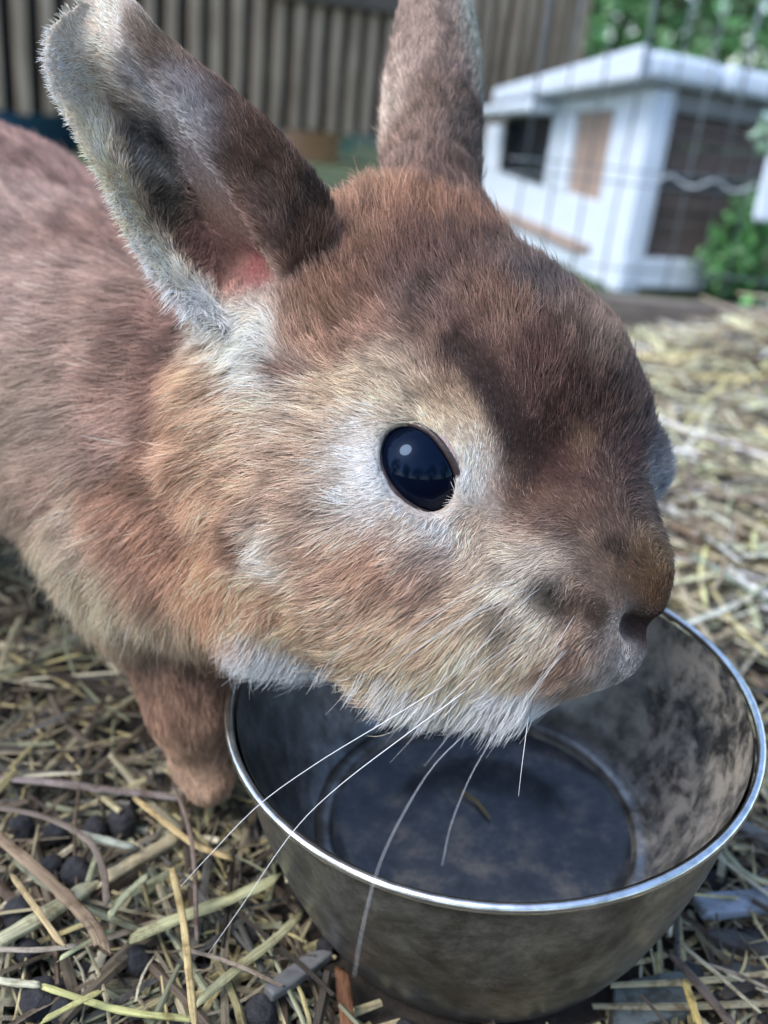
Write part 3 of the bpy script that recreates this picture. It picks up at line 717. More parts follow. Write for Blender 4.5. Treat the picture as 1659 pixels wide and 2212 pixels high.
nt.links.new(mixc(nt, 1.0, at.outputs['Color'], g, 'MULTIPLY'), b.inputs['Base Color'])
b.inputs['Roughness'].default_value = 0.5; b.inputs['Specular IOR Level'].default_value = 0.25
fur_mat = m
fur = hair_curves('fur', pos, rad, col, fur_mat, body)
fur['kind'] = 'stuff'

# eyes
m, nt, b = new_mat('eye_dark')
v0 = obj_vec(nt)
b.inputs['Base Color'].default_value = (0.0012, 0.003, 0.010, 1); b.inputs['Roughness'].default_value = 0.03  # navy base and blue specular stand in for the reflected sky
b.inputs['Coat Weight'].default_value = 0.0; b.inputs['Specular IOR Level'].default_value = 0.22; b.inputs['Specular Tint'].default_value = (.45, .65, 1, 1)
eye_mat = m
for cpos, rr in ((EYE_C, EYE_R), (EYE_C2, 0.0088)):
    v, f = sphere_vf(cpos, rr, 48, 28); mesh_obj('eyeball', v, f, eye_mat, rb, True)
lid_mat = simple('eyelid_skin', (0.02, 0.013, 0.012), (0.06, 0.038, 0.034), 400, 0.45)
rim_p = []
for th in np.linspace(0, 2 * math.pi, 97)[:-1]:
    x, y = lid_shape(th); R = EYE_R + 0.0004
    rim_p.append((x, y, math.sqrt(max(R * R - x * x - y * y, 0.0000012))))
def lid(off_in, off_out, r, mat, name):
    pts_ = []
    for x, y, z in rim_p:
        s = 1 + off_out
        pts_.append(EYE_C + ea * x * s + eb * y * s + eo * (math.sqrt(max((EYE_R + off_in) ** 2 - (x * s) ** 2 - (y * s) ** 2, 4e-7))))
    pts_.append(pts_[0]); pts_.append(pts_[1])
    v, f = tube_vf(pts_, r, 8, 1.0, eo); return mesh_obj(name, v, f, mat, rb, True)
lid(0.0004, 0.03, 0.0009, lid_mat, 'eyelid')
pink = simple('pink_lid', (0.30, 0.20, 0.18), (0.46, 0.36, 0.33), 300, 0.85)
lid(0.0004, 0.17, 0.0008, pink, 'outer_lid')

# lashes and whiskers
lash = simple('dark_hair', (0.01, 0.009, 0.008), (0.03, 0.025, 0.02), 100, 0.4)
parts = []
for k in range(22):
    th = math.pi * (0.98 + 0.50 * k / 21 + random.uniform(-.01, .01))
    x, y = lid_shape(th)
    p0 = EYE_C + ea * x * 1.05 + eb * y * 1.05 + eo * math.sqrt(max((EYE_R + .0004) ** 2 - (x * 1.05) ** 2 - (y * 1.05) ** 2, 4e-7))
    L = random.uniform(.003, .006)
    dr = -RT * random.uniform(.3, .9) + UP * random.uniform(.2, .8) - FW * 0.5; dr /= np.linalg.norm(dr)
    parts.append(tube_vf([p0, p0 + dr * L * .5, p0 + dr * L + UP * L * .1], [.00009, .00007, .00002], 4))
lv, lf = merge(parts); mesh_obj('eyelashes', lv, lf, lash, rb)
m, nt, b = new_mat('whisker_white'); b.inputs['Base Color'].default_value = (0.8, 0.8, 0.78, 1); b.inputs['Roughness'].default_value = 0.3
whm = m
def whisker(px, r=.00014, mat=whm):
    c_ = cr([P(*q) for q in px], 22)
    tube('whisker', c_, np.linspace(r, r * .35, 22), mat, rb, 5)
whisker([(960,1480,.243),(830,1560,.240),(690,1645,.236),(560,1738,.232),(450,1850,.228),(390,1915,.226)])
whisker([(1010,1490,.243),(880,1585,.240),(730,1700,.236),(630,1800,.232),(520,1960,.229),(450,2060,.227)])
whisker([(1090,1480,.243),(1030,1560,.232),(940,1650,.215),(870,1760,.200),(815,1880,.190),(780,2020,.182),(765,2110,.178)], .00008)
whisker([(1130,1480,.243),(1085,1560,.232),(1020,1670,.215),(975,1780,.205),(955,1870,.20)], .00007)
whisker([(1150,1500,.25),(1140,1560,.245),(1128,1650,.24),(1120,1720,.238)], .00012)
whisker([(1060,1430,.236),(1000,1500,.232),(960,1540,.231)], .00010, lash)
whisker([(1110,1450,.237),(1060,1520,.233),(1015,1585,.231)], .00010, lash)
whisker([(900,1490,.240),(860,1525,.238),(820,1560,.237)], .00009, lash)
whisker([(640,1110,.243),(560,1130,.240),(470,1142,.240),(400,1160,.243),(360,1168,.247)], .00009, lash)
whisker([(1310,1050,.252),(1330,960,.252)], .00008, lash)
for k in range(26):
    pu, pv = random.uniform(1040, 1250), random.uniform(1240, 1440)
    p_, n_ = hit(pu, pv)
    d_ = -RT * random.uniform(.8, 1.1) - UP * random.uniform(.3, 1.0) - FW * random.uniform(0, .5); d_ /= np.linalg.norm(d_)
    L = random.uniform(.012, .032); sg = n_ * .35 + d_; pts_ = [p_ + sg * L * t - np.array([0, 0, .25 * L * t * t]) for t in (0, .25, .5, .75, 1)]
    tube('whisker', pts_, np.linspace(.00007, .00002, 5), lash if k % 3 == 0 else whm, rb, 4)
# ------------------------------------------------------------------ bedding
straw_pal = [srgb(*c) * s for c, s in [((196,184,140),.9),((176,166,132),.8),((150,138,112),.7),((190,176,120),.9),((122,104,86),.6),((160,164,130),.8),((140,126,104),.7),((104,92,80),.55),((205,198,168),.95),((120,118,112),.6)]]
def straws(name, n, xr, yr, wr, lr, zr, label, pal, dpow=1.0, skip=None, parent=None, tint=1.0):
    VV, CC = [], []
    cnt = 0
    t = rng.random(n)
    y = yr[0] + (yr[1] - yr[0]) * t ** dpow
    x = rng.uniform(xr[0], xr[1], n)
    if skip is not None:
        kp = ~skip(x, y); x, y = x[kp], y[kp]; n = len(x)
    zz = rng.uniform(zr[0], zr[1], n) + gh(x, y)
    L = rng.uniform(lr[0], lr[1], n) * (0.7 + 0.6 * rng.random(n)); W = rng.uniform(wr[0], wr[1], n)
    az = rng.vonmises(0.75, 0.5, n); tilt = rng.normal(0, 0.10, n)
    k = 5; tt = np.linspace(-.5, .5, k)
    dirv = np.stack([np.cos(az) * np.cos(tilt), np.sin(az) * np.cos(tilt), np.sin(tilt)], 1)
    sd = np.stack([-np.sin(az), np.cos(az), np.zeros(n)], 1)
    roll = rng.uniform(-.6, .6, n); upv = np.cross(dirv, sd)
    s2 = sd * np.cos(roll)[:, None] + upv * np.sin(roll)[:, None]; u2 = np.cross(dirv, s2)
    bend = rng.normal(0, .10, n); kink = rng.normal(0, .06, n)
    c0 = np.stack([x, y, zz], 1)
    V = np.empty((n, k, 4, 3))
    for j, q in enumerate(tt):
        cc = c0 + dirv * (L * q)[:, None] + sd * (L * bend * (q * q * 4 - .5) * .5)[:, None] + upv * (L * kink * abs(q))[:, None]
        wj = W * (1.0 if 0 < j < k - 1 else .8); th = W * .32
        V[:, j, 0] = cc - s2 * wj[:, None] / 2 - u2 * (th * .2)[:, None]; V[:, j, 1] = cc - u2 * (th * .6)[:, None]
        V[:, j, 2] = cc + s2 * wj[:, None] / 2 - u2 * (th * .2)[:, None]; V[:, j, 3] = cc + u2 * (th * .7)[:, None]
    base = (np.arange(n) * k * 4)[:, None]
    fs = []
    for j in range(k - 1):
        for e in range(4):
            fs.append(base + np.array([j * 4 + e, j * 4 + (e + 1) % 4, (j + 1) * 4 + (e + 1) % 4, (j + 1) * 4 + e]))
    fs.append(base + np.array([3, 2, 1, 0])); fs.append(base + np.array([(k - 1) * 4 + e for e in range(4)]))
    V[..., 2] = np.maximum(V[..., 2], gh(V[..., 0], V[..., 1]) + .0003)
    rel = V - BC; hb = rel @ BN; rb_ = np.linalg.norm(rel - hb[..., None] * BN, axis=-1)
    ok = ~((rb_ < (.047 + .42 * np.clip(hb, 0, .1)) * RS + .0015) & (hb > -.004)).any(axis=(1, 2))
    V = V[ok]; L = L[ok]; n = len(V)
    o = mesh_obj(name, V.reshape(-1, 3), np.vstack(fs), straw_mat, parent)
    pi = rng.integers(0, len(pal), n); c = np.array(pal)[pi]; c = c * .85 + c.mean(1)[:, None] * .15 * np.array([1.05, 1.0, .92]); c = c * np.exp(rng.normal(0, .18, n))[:, None] * tint
    set_col(o, np.clip(np.repeat(c, k * 4, axis=0), 0, .8))
    gr = np.zeros((n, k, 4, 3)); gr[..., 0] = (tt[None, :, None] * L[:, None, None]) * 90; gr[..., 1] = np.arange(4)[None, None] * 1.6; gr[..., 2] = (rng.random(n) * 500)[:, None, None]
    grain(o, gr.reshape(-1, 3))
    tag(o, label, 'straw', kind='stuff'); return o
m, nt, b = new_mat('straw')
at = nt.nodes.new('ShaderNodeAttribute'); at.attribute_name = 'col'
sv = nt.nodes.new('ShaderNodeAttribute'); sv.attribute_name = 'grain'
fib = noise(nt, 1.0, 4, sv.outputs['Vector'], .65)
g = ramp(nt, fib, [(.28, (.45, .42, .38)), (.5, (.95, .95, .95)), (.72, (1.25, 1.25, 1.22))])
spots = ramp(nt, noise(nt, 110, 5, obj_vec(nt), .7), [(.36, (.45, .40, .34)), (.5, (1, 1, 1))])
nt.links.new(mixc(nt, 1.0, mixc(nt, 1.0, at.outputs['Color'], g, 'MULTIPLY'), spots, 'MULTIPLY'), b.inputs['Base Color'])
b.inputs['Roughness'].default_value = .6; b.inputs['Specular IOR Level'].default_value = .3
bump(nt, b, fib, .6, .0008); straw_mat = m
def grain(o, g_):
    a_ = o.data.attributes.new('grain', 'FLOAT_VECTOR', 'POINT'); a_.data.foreach_set('vector', np.asarray(g_, np.float32).ravel())
def in_bowl(x, y): return (x - BC[0]) ** 2 + (y - BC[1]) ** 2 < 0.058 ** 2
def in_bowl2(x, y): return (x - BC[0]) ** 2 + (y - BC[1]) ** 2 < 0.080 ** 2
straws('straw_bedding', 5600, (-.45, .55), (.05, .62), (.0010, .0034), (.025, .11), (.001, .013), 'fine dry straw and hay lying over the dark pen floor', straw_pal, 1.0, in_bowl2, tint=.85)
straws('hay', 6500, (-.05, .95), (.42, 1.12), (.0018, .0050), (.03, .10), (.002, .016), 'pale heaped hay behind the bowl up to the timber edging', straw_pal, 1.0, tint=2.2)  # tint pales the straw colours to give the heap brighter daylight
# fine chaff near the bowl front
straws('chaff', 2600, (-.25, .30), (.08, .30), (.0006, .0014), (.01, .04), (.001, .012), 'thin hay wisps around the bowl foot', straw_pal, 1.0, in_bowl2)
straws('near_straw', 2300, (-.32, .34), (.08, .30), (.0010, .0034), (.02, .07), (.0005, .005), 'coarser dry straw round the bowl foot and the front paw', straw_pal, 1.0, in_bowl, tint=1.0)
# droppings
m, nt, b = new_mat('dropping')
n_ = noise(nt, 260, 6, obj_vec(nt), .7)
nt.links.new(ramp(nt, n_, [(.3, (.012, .012, .014)), (.6, (.045, .045, .05)), (.8, (.10, .10, .105))]), b.inputs['Base Color']); b.inputs['Roughness'].default_value = .75
bump(nt, b, n_, 1.0, .003); drop_mat = m
parts = []
for i in range(1500):
    x = random.uniform(-.42, .45); y = random.uniform(.08, .62)
    if in_bowl(x, y): continue
    r = random.uniform(.0030, .0052)
    parts.append(sphere_vf((x, y, float(gh(x, y)) + r * random.uniform(.3, .9)), (r, r * random.uniform(.85, 1.1), r * .85), 8, 6))
dv, df = merge(parts)
tag(mesh_obj('droppings', dv, df, drop_mat, smooth=True), 'dark round rabbit droppings scattered thickly under the straw', 'droppings', kind='stuff')
v, f = sphere_vf((0, 0, 0), (.0055, .0050, .0046), 26, 18)
v = np.array(v) * (1 + .12 * vnoise(np.array(v), .0035)[:, :1] + .07 * vnoise(np.array(v), .0013)[:, :1])
first = None
for (u, vq, s, lb) in [
    (265,1775,1.25,'large dark dropping behind the arched grey blade, left of the rabbit paw'),
    (205,1790,1.0,'dark dropping touching the left side of the largest one near the paw'),
    (120,1800,.95,'dark round dropping in the gap under the arched grey blade'),
    (45,1790,1.1,'dark dropping by the left picture edge above the pinkish blade'),
    (165,1885,1.15,'dull dropping lying just above the thick pale stalk'),
    (110,1870,.9,'small dropping between the pinkish blade and the arched blade'),
    (38,1975,1.15,'bluish dark dropping below the pinkish blade at the left edge'),
    (300,2075,1.0,'shiny dark dropping below the notched green stalk'),
    (85,2160,1.35,'large round dropping in the bottom left corner'),
    (140,2190,1.0,'dropping beside the large corner one under the lemon stalk'),
    (350,2010,.8,'small dropping beneath the notched green stalk'),
    (560,2190,1.2,'dark dropping at the bottom edge left of the bowl'),
    (60,2060,.9,'dropping peeping out under the grey white straw'),
    (500,2170,.9,'small dropping beside the yellow upright stalk at the bottom edge')]:
    if first is None:
        first = o = mesh_obj('dropping', v, f, drop_mat, smooth=True)
    else:
        o = first.copy(); C.objects.link(o)
    p = G(u, vq, .008); o.location = p; o.scale = (s * .85, s * .8, s * .85); o.rotation_euler = (random.random() * 3, random.random() * 3, random.random() * 3)
    o['label'] = lb; o['category'] = 'dropping'; o['group'] = 'round droppings among the straw'
# prominent stalks, each a thing of its own
def stalk(px, w, c, label, z=.012, flat=.5, name='straw_stalk', group='single stalks lying on the bedding', cat='straw stalk', zs=None):
    zz = zs or [z] * len(px)
    pts_ = cr([G(u, vq, q) for (u, vq), q in zip(px, zz)], max(10, 5 * len(px)))
    d = np.mean([(p - CP) @ FW for p in pts_]); r = w / F_PX * d / 2
    rr = r * (1 + .06 * np.sin(np.arange(len(pts_)) * 1.7)); rr[0] *= .85; rr[-1] *= .8
    nd = len(pts_) // 2
    if len(pts_) > 12: rr[nd] *= 1.22; rr[nd - 1] *= 1.05
    v_, f_ = tube_vf(pts_, rr, 12, flat); v_ = np.array(v_).reshape(len(pts_), 12, 3)
    tn = np.gradient(pts_, axis=0); tn /= np.linalg.norm(tn, axis=1)[:, None]
    for e_, sg in ((0, 1), (-1, -1)):      # frayed, slanting ends
        v_[e_] += tn[e_] * sg * (r * (1.1 * np.cos(np.arange(12) * math.pi / 6 + random.random() * 6) + rng.normal(0, .45, 12)))[:, None]
    crease = 1 - .28 * np.exp(-((np.arange(12) - 3) / .8) ** 2) + .05 * rng.normal(size=12)
    v_ = pts_[:, None] + (v_ - pts_[:, None]) * crease[None, :, None]
    o = mesh_obj(name, v_.reshape(-1, 3), f_, straw_mat, None, True)
    gr = np.zeros((len(pts_), 12, 3)); gr[..., 0] = np.linspace(0, 3, len(pts_))[:, None] + random.random() * 50; gr[..., 1] = np.abs(np.arange(12) - 6)[None] * 1.3; grain(o, gr.reshape(-1, 3))
    cc = srgb(*c) * .85
    n_ = vnoise(np.array([q.co for q in o.data.vertices]), .012)[:, 0]; n2_ = vnoise(np.array([q.co for q in o.data.vertices]), .004)[:, 1]
    set_col(o, np.clip(cc[None] * (1 + .22 * n_ + .18 * n2_)[:, None], 0, .85))
    tag(o, label, cat, group); return o
stalk([(-30,2050),(100,1975),(197,1911)], 36, (196,194,160), 'thick pale straw stalk entering from the left edge under the pinkish blade', .014, .8)
stalk([(225,1900),(310,1850),(392,1803)], 30, (184,172,140), 'thick beige straw stalk ending just below the rabbit paw', .014, .8)
stalk([(-20,1795),(70,1870),(140,1935),(200,2000),(222,2050)], 30, (152,132,108), 'pinkish brown flat blade crossing over the thick pale stalk', .024, .3)
stalk([(-20,1742),(92,1764),(184,1810),(220,1870),(232,1955)], 15, (134,122,110), 'arched grey brown blade bending down over the droppings', .022, .4)
stalk([(-20,1679),(110,1690),(220,1704),(381,1722)], 20, (150,138,134), 'long grey stalk lying level just under the rabbit paw', .014, .5)
stalk([(294,1727),(413,1819),(498,1854)], 14, (204,180,130), 'golden stalk slanting down from the paw towards the bowl', .020, .7)
stalk([(372,1879),(395,1985),(408,2100),(420,2215)], 16, (200,180,130), 'upright yellow jointed stalk crossing the notched green stalk', .026, .7)
stalk([(285,2026),(390,1982),(500,1940),(602,1897)], 30, (178,178,138), 'green notched flat stalk pointing at the bowl side', .016, .4)
stalk([(170,1801),(230,1816),(287,1831)], 17, (166,172,158), 'short pale green stalk above the thick beige stalk', .018, .8)
stalk([(28,1893),(80,1965),(135,2042)], 14, (200,178,134), 'thin golden stalk crossing over the thick pale stalk', .026, .6)
stalk([(92,2131),(257,2182),(413,2202)], 16, (206,206,140), 'lemon yellow jointed stalk along the bottom edge', .014, .7)
stalk([(92,2205),(216,2141)], 16, (210,206,140), 'short lemon stalk leaning across the longer lemon one', .020, .6)
stalk([(-10,2050),(80,2052),(175,2042)], 13, (176,166,150), 'grey white straw just beneath the thick pale stalk', .018, .5)
stalk([(427,2165),(510,2095),(593,2030),(650,1975)], 22, (166,164,128), 'olive stalk rising beside the lower left bowl wall', .016, .5)
stalk([(-10,2118),(40,2124),(85,2128)], 18, (206,204,176), 'short bright stalk cut off by the left edge', .014, .7)
stalk([(130,2070),(200,2030),(240,2010)], 12, (186,190,150), 'thin pale green splinter under the pinkish blade', .020, .5)
stalk([(235,1980),(270,1935),(320,1890)], 16, (180,184,150), 'pale green splinter leaning between the two thick stalks', .020, .5)
stalk([(400,2050),(500,2080),(610,2130)], 10, (170,156,138), 'thin greyish straw crossing below the green stalk', .020, .6)
stalk([(375,1700),(400,1760),(418,1850),(425,2030)], 9, (140,124,112), 'thin dark upright stem below the rabbit paw', .024, .7)
stalk([(1531,1085),(1600,1120),(1680,1165)], 20, (196,188,158), 'pale stalk on the hay right of the rabbit face', .03, .6)
stalk([(1498,1201),(1570,1245),(1660,1300)], 18, (156,168,150), 'greenish stalk on the hay just above the bowl rim', .022, .6)
stalk([(1562,1835),(1611,1887),(1680,1915)], 15, (180,180,146), 'pale green straw touching the bowl on its right', .014, .7)
stalk([(1468,2037),(1550,2105),(1640,2185)], 10, (190,184,156), 'thin straight pale straw at the lower right of the bowl', .020, .7)
stalk([(1481,2125),(1493,2160),(1510,2215)], 18, (206,180,110), 'short golden straw below the bowl on the right', .016, .5)
stalk([(1450,2060),(1520,2140),(1590,2225)], 22, (120,106,96), 'coarse brown stem under the lower right of the bowl', .010, .5)
stalk([(1500,2075),(1580,2100),(1670,2140)], 10, (150,140,124), 'thin straw running to the lower right picture corner', .018, .6)
wood = attr_mat('weathered_wood', .75, spec=.3, nscale=90, namp=.45, vs=(1, 1, 1))
def slab(px, w, th, c, label, z, name='wood_piece', cat='wood piece'):
    a_, b2 = G(*px[0], z), G(*px[1], z); d = b2 - a_; L = np.linalg.norm(d); d /= L
    s = np.cross([0, 0, 1.0], d); dd_ = ((a_ + b2) / 2 - CP) @ FW; W = w / F_PX * dd_ * 1.15
    n = 7; v, f = [], []
    for i in range(n):
        t = i / (n - 1); j = 1 + random.uniform(-.06, .06); wv = W * j * (0.8 if i in (0, n - 1) else 1)
        q = a_ + d * L * t; j0 = random.uniform(-.4, .4) * W if i in (0, n - 1) else 0
        for (sx, sz) in ((-.5, -.4), (.5, -.5), (.52, .45), (.0, .55), (-.5, .5)):
            v.append(q + s * wv * sx + d * j0 * sx * 2 + d * random.uniform(-.12, .12) * W + np.array([0, 0, th * sz * random.uniform(.8, 1.2)]))
    for i in range(n - 1):
        for k in range(5): f.append((i * 5 + k, i * 5 + (k + 1) % 5, (i + 1) * 5 + (k + 1) % 5, (i + 1) * 5 + k))
    f.append((4, 3, 2, 1, 0)); f.append(tuple((n - 1) * 5 + k for k in range(5)))
    o = mesh_obj(name, v, f, straw_mat)
    bv = o.modifiers.new('bevel', 'BEVEL'); bv.width = .0008; bv.segments = 2
    cc = srgb(*c) * .8; n_ = vnoise(np.array(v), .004)[:, 0]
    set_col(o, np.clip(cc[None] * (1 + .3 * n_)[:, None], 0, .8)); return tag(o, label, cat, 'bits of wood among the straw')
slab([(579,2150),(700,2062)], 34, .004, (112,112,112), 'flat grey stick leaning against the lower left of the bowl', .012)
stalk([(738,2095),(744,2150),(754,2235)], 32, (122,86,62), 'reddish brown bark splinter at the bottom edge beneath the bowl', .010, .4, 'bark_splinter', 'bits of wood among the straw', 'wood piece')
slab([(1508,1962),(1720,1940)], 52, .004, (150,160,172), 'broad pale grey board sticking out right of the bowl', .008)
slab([(1560,1775),(1700,1835)], 34, .005, (112,112,108), 'dull grey bark strip behind the bowl on the right', .010)
slab([(1320,2190),(1480,2150)], 90, .006, (112,120,118), 'flat grey stone coloured slab below the bowl at the bottom edge', .002)
slab([(1540,2020),(1700,2075)], 40, .005, (84,82,80), 'dark grey wood strip below the pale board', .004)
slab([(1570,2130),(1660,2110)], 60, .006, (104,108,104), 'mottled grey chip in the lower right corner', .003)
# a wisp floating inside the bowl
pp = [BC + q[0] * RT + q[1] * BY + (FZ - .0015) * BN for q in ((-.006, .018), (.0, .012), (.004, .004))]
o = tube('straw_wisp', pp, [.0005, .0006, .0003], straw_mat, None, 6); set_col(o, np.tile(srgb(150, 140, 90) * .6, (len(o.data.vertices), 1)))
tag(o, 'tiny green straw wisp lying on the dark bowl floor', 'straw')

# ------------------------------------------------------------------ hutch
HC = G(1335, 628, 0.0)
dL = np.array([math.sin(math.radians(-15)), math.cos(math.radians(-15)), 0]); nL = np.array([-dL[1], dL[0], 0])
dR = np.array([math.sin(math.radians(72)), math.cos(math.radians(72)), 0]); nR = np.array([dR[1], -dR[0], 0])
ZZ = np.array([0, 0, 1.0])
def fL(u, v): q = on_plane(u, v, HC, nL) - HC; return q @ dL, q[2]
def fR(u, v): q = on_plane(u, v, HC, nR) - HC; return q @ dR, q[2]
hut = empty('rabbit_hutch', tuple(HC), 'white framed wooden hutch with brown boarded side and white roof, behind the wire fence', 'hutch')
white = simple('white_paint', (0.58, 0.67, 0.78), (0.70, 0.78, 0.88), 40, 0.45, bs=.1)  # cool daylight cast is mixed into the white
tan = simple('tan_panel', (0.30, 0.22, 0.18), (0.40, 0.30, 0.25), 30, .7, (1, 1, 6))
brown = simple('brown_board', (0.075, 0.055, 0.048), (0.14, 0.105, 0.092), 26, .7, (2, 2, 14))
darkm = simple('dark_frame', (0.012, 0.014, 0.018), (0.03, 0.03, 0.035), 60, .4)
m, nt, b = new_mat('window_glass'); b.inputs['Base Color'].default_value = (.015, .02, .03, 1); b.inputs['Roughness'].default_value = .12
glassm = m
def panel(name, d, n, t0, t1, z0, z1, out0, out1, mat, parent=hut, bev=0.002):
    p = HC + d * t0 + ZZ * z0 + n * out0
    return box(name, p, d * (t1 - t0), n * (out1 - out0), ZZ * (z1 - z0), mat, parent, bev)
zt = fL(1345, 185)[1]                        # top of the walls
tW0 = fL(1188, 300)[0]; tW1 = fL(1090, 300)[0]; tP0 = fL(1322, 300)[0]; tP1 = fL(1236, 300)[0]
tEnd = fL(1050, 300)[0]
zWb = fL(1140, 392)[1]; zPb = fL(1275, 430)[1]
zS = fL(1280, 555)[1]
LR = 1.0
inset = -0.02
# left face
panel('corner_post', dL, nL, -0.006, tP0, 0.0, zt, -0.03, 0.004, white)
panel('stile', dL, nL, tP1, tW0 - .004, zPb, zt - .028, -.02, .001, white)
panel('end_stile', dL, nL, tW1 + .004, tEnd, zWb, fL(1068, 232)[1], -.02, .001, white)
panel('top_rail', dL, nL, tP0 + .001, tW1 + .01, zt - .026, zt, -.02, .002, white)
panel('tan_panel', dL, nL, tP0 + .001, tP1 - .001, zPb - .03, zt - .027, -.015, -.008, tan)
panel('lower_board', dL, nL, tP0 + .001, tEnd, .045, zPb - .001, -.02, -.001, white)
panel('ledge', dL, nL, tP0 + .02, tEnd, .030, .044, -.02, .014, tan)
panel('bottom_rail', dL, nL, tP0 + .001, tEnd, 0.0, .029, -.02, .006, white)
win = empty('window', tuple(np.array([0, 0, 0])))
win.parent = hut
win.location = Vector(tuple(dL * tW0 + ZZ * zWb))
ft = .012
panel('pane', dL, nL, tW0, tW1, zPb, zt - .03, -.018, -.014, glassm, win, 0)
for (a0, a1, b0, b1) in ((tW0 - .002, tW0 + ft, zPb, zt - .03), (tW1 - ft, tW1 + .002, zPb, zt - .03), (tW0 + ft + .001, tW1 - ft - .001, zt - .03 - ft, zt - .03), (tW0 + ft + .001, tW1 - ft - .001, zPb, zPb + ft)):
    panel('window_frame', dL, nL, a0, a1, b0, b1, -.013, .004, darkm, win)
# right face
panel('corner_post', dR, nR, -0.004, fR(1392, 300)[0], 0.0, zt, -0.03, 0.005, white)
r0 = fR(1394, 300)[0] + .001
zmid = fR(1500, 395)[1]; zlo = fR(1500, 560)[1]
nb = 4
for i in range(nb):
    a0 = zmid + .012 + (zt - .03 - zmid - .012) * i / nb; a1 = zmid + .012 + (zt - .03 - zmid - .012) * (i + 1) / nb
    o = panel('board', dR, nR, r0, LR, a0, a1 - .002, -.02, -.008 - .002 * (i % 2), brown)
for i in range(3):
    a0 = zlo + (zmid - .012 - zlo) * i / 3; a1 = zlo + (zmid - .012 - zlo) * (i + 1) / 3
    o = panel('board', dR, nR, r0, LR, a0, a1 - .002, -.02, -.006 - .003 * (i % 2), brown)
panel('middle_rail', dR, nR, r0, LR, zmid - .012, zmid + .011, -.02, -.002, darkm)
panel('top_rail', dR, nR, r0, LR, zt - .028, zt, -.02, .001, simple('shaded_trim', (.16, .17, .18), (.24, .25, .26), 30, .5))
panel('bottom_rail', dR, nR, r0, fR(1530, 600)[0] + .35, 0.008, zlo - .002, -.02, .008, white)
# back walls keep it closed
far_c = HC + dL * tEnd
zEnd = fL(1068, 232)[1]
box('back_wall', HC + dL * (tEnd + .001) + nL * -.02, nL * -.96, dL * .02, ZZ * (zEnd - .01), brown, hut)
box('end_wall', HC + dR * (LR + .001) + nR * -.02, dL * (tEnd - .03), dR * .02, ZZ * zt, brown, hut)
# roof: white boards with an overhang, edges rounded; the strips lie side by side
ov = .035; rz0, rz1 = zt + .004, zt + .040
org = HC - dL * ov - dR * ov
rt = (fL(1128, 150)[0] + ov)
ns = 9
for i in range(ns):
    w0 = (LR + 2 * ov) / ns
    box('roof_board', org + dR * (w0 * i + .0015) + ZZ * (rz0 + .001), dR * (w0 - .003), dL * rt, ZZ * (rz1 - rz0), white, hut, .014)
nl = 6
for i in range(nl):
    w0 = (rt) / nl
    box('eave_board', org - dR * .020 + dL * (w0 * i + .0015) + ZZ * (rz0 - .002), dL * (w0 - .003), dR * .019, ZZ * (rz1 - rz0 + .006), white, hut, .006)
# lower eave over the window
o = box('window_hood', HC + dL * (tW0 - .02) + nL * .004 + ZZ * (zt - .030), dL * (tW1 - tW0 + .05), nL * .05, ZZ * .028, white, hut, .007)
# the roof and upper walls fall away from the front corner
bpy.context.view_layer.update()
for o in hut.children_recursive:
    if o.type != 'MESH': continue
    off_ = np.array(world_loc(o)) - HC
    for vx in o.data.vertices:
        q = np.array(vx.co) + off_
        if q[2] > zmid:
            A2 = np.array([[dL[0], dR[0]], [dL[1], dR[1]]]); tl, tr = np.linalg.solve(A2, q[:2])
            vx.co.z -= (q[2] - zmid) / (zt - zmid) * (.085 * max(tl, -.03) + .05 * max(tr, -.03))
# ------------------------------------------------------------------ timber edging in front of the hutch
e0 = G(1180, 700, 0.0); e1 = G(1700, 745, 0.0); ed = e1 - e0; el = np.linalg.norm(ed); ed /= el
en = np.array([ed[1], -ed[0], 0])
edge_mat = simple('edging_timber', (0.10, 0.085, 0.072), (0.22, 0.19, 0.16), 12, .85, (2, 2, 12), bs=.5, bd=.003)
eh = on_plane(1400, 650, e0, en)[2]
o = box('timber_edging', e0 - ed * .25, ed * (el + .9), en * -.03, ZZ * eh, edge_mat, None, .003)
tag(o, 'long weathered board set on edge between the heaped hay and the white hutch', 'board')
# ------------------------------------------------------------------ wire fence
wire = simple('galvanised_wire', (.11, .13, .14), (.22, .25, .27), 80, .35)
wire_l = simple('bright_wire', (.30, .34, .36), (.48, .52, .54), 80, .3)
w0p = e0 + en * -.045 - ed * .05
fence = empty('wire_fence', tuple(w0p), 'thin grey wire mesh fence standing between the timber edging and the white hutch', 'fence')
fl_ = el + .7; sp_ = .041; fh = .62
for i in range(int(fl_ / sp_)):
    x = i * sp_ + random.uniform(-.003, .003)
    a_ = w0p + ed * x; lean = random.uniform(-.004, .004)
    r = .0013 if i % 3 else .0021
    tube('upright_wire', [a_ + ZZ * .0, a_ + ZZ * fh * .5 + ed * lean, a_ + ZZ * fh], r, wire, fence, 6)
zz = []
for vpx in (372, 402): zz.append(on_plane(1420, vpx, w0p, en)[2])
for z_ in (.02, .07, zz[1], zz[0], .40, .52, .61):
    tube('cross_wire', [w0p + ed * t + ZZ * (z_ + .001 * math.sin(t * 30)) + en * .002 for t in np.linspace(-.02, fl_, 40)], .0011, wire, fence, 6)
# twisted pale strand woven round the two cross wires
ts = np.linspace(.165, fl_, 420); zc = (zz[0] + zz[1]) / 2; za = abs(zz[0] - zz[1]) / 2
tube('twisted_strand', [w0p + ed * t + ZZ * (zc + za * .6 * math.sin(t * 2 * math.pi / .056)) + en * (.004 * math.cos(t * 2 * math.pi / .056) + .004) for t in ts], .0019, wire_l, fence, 6)
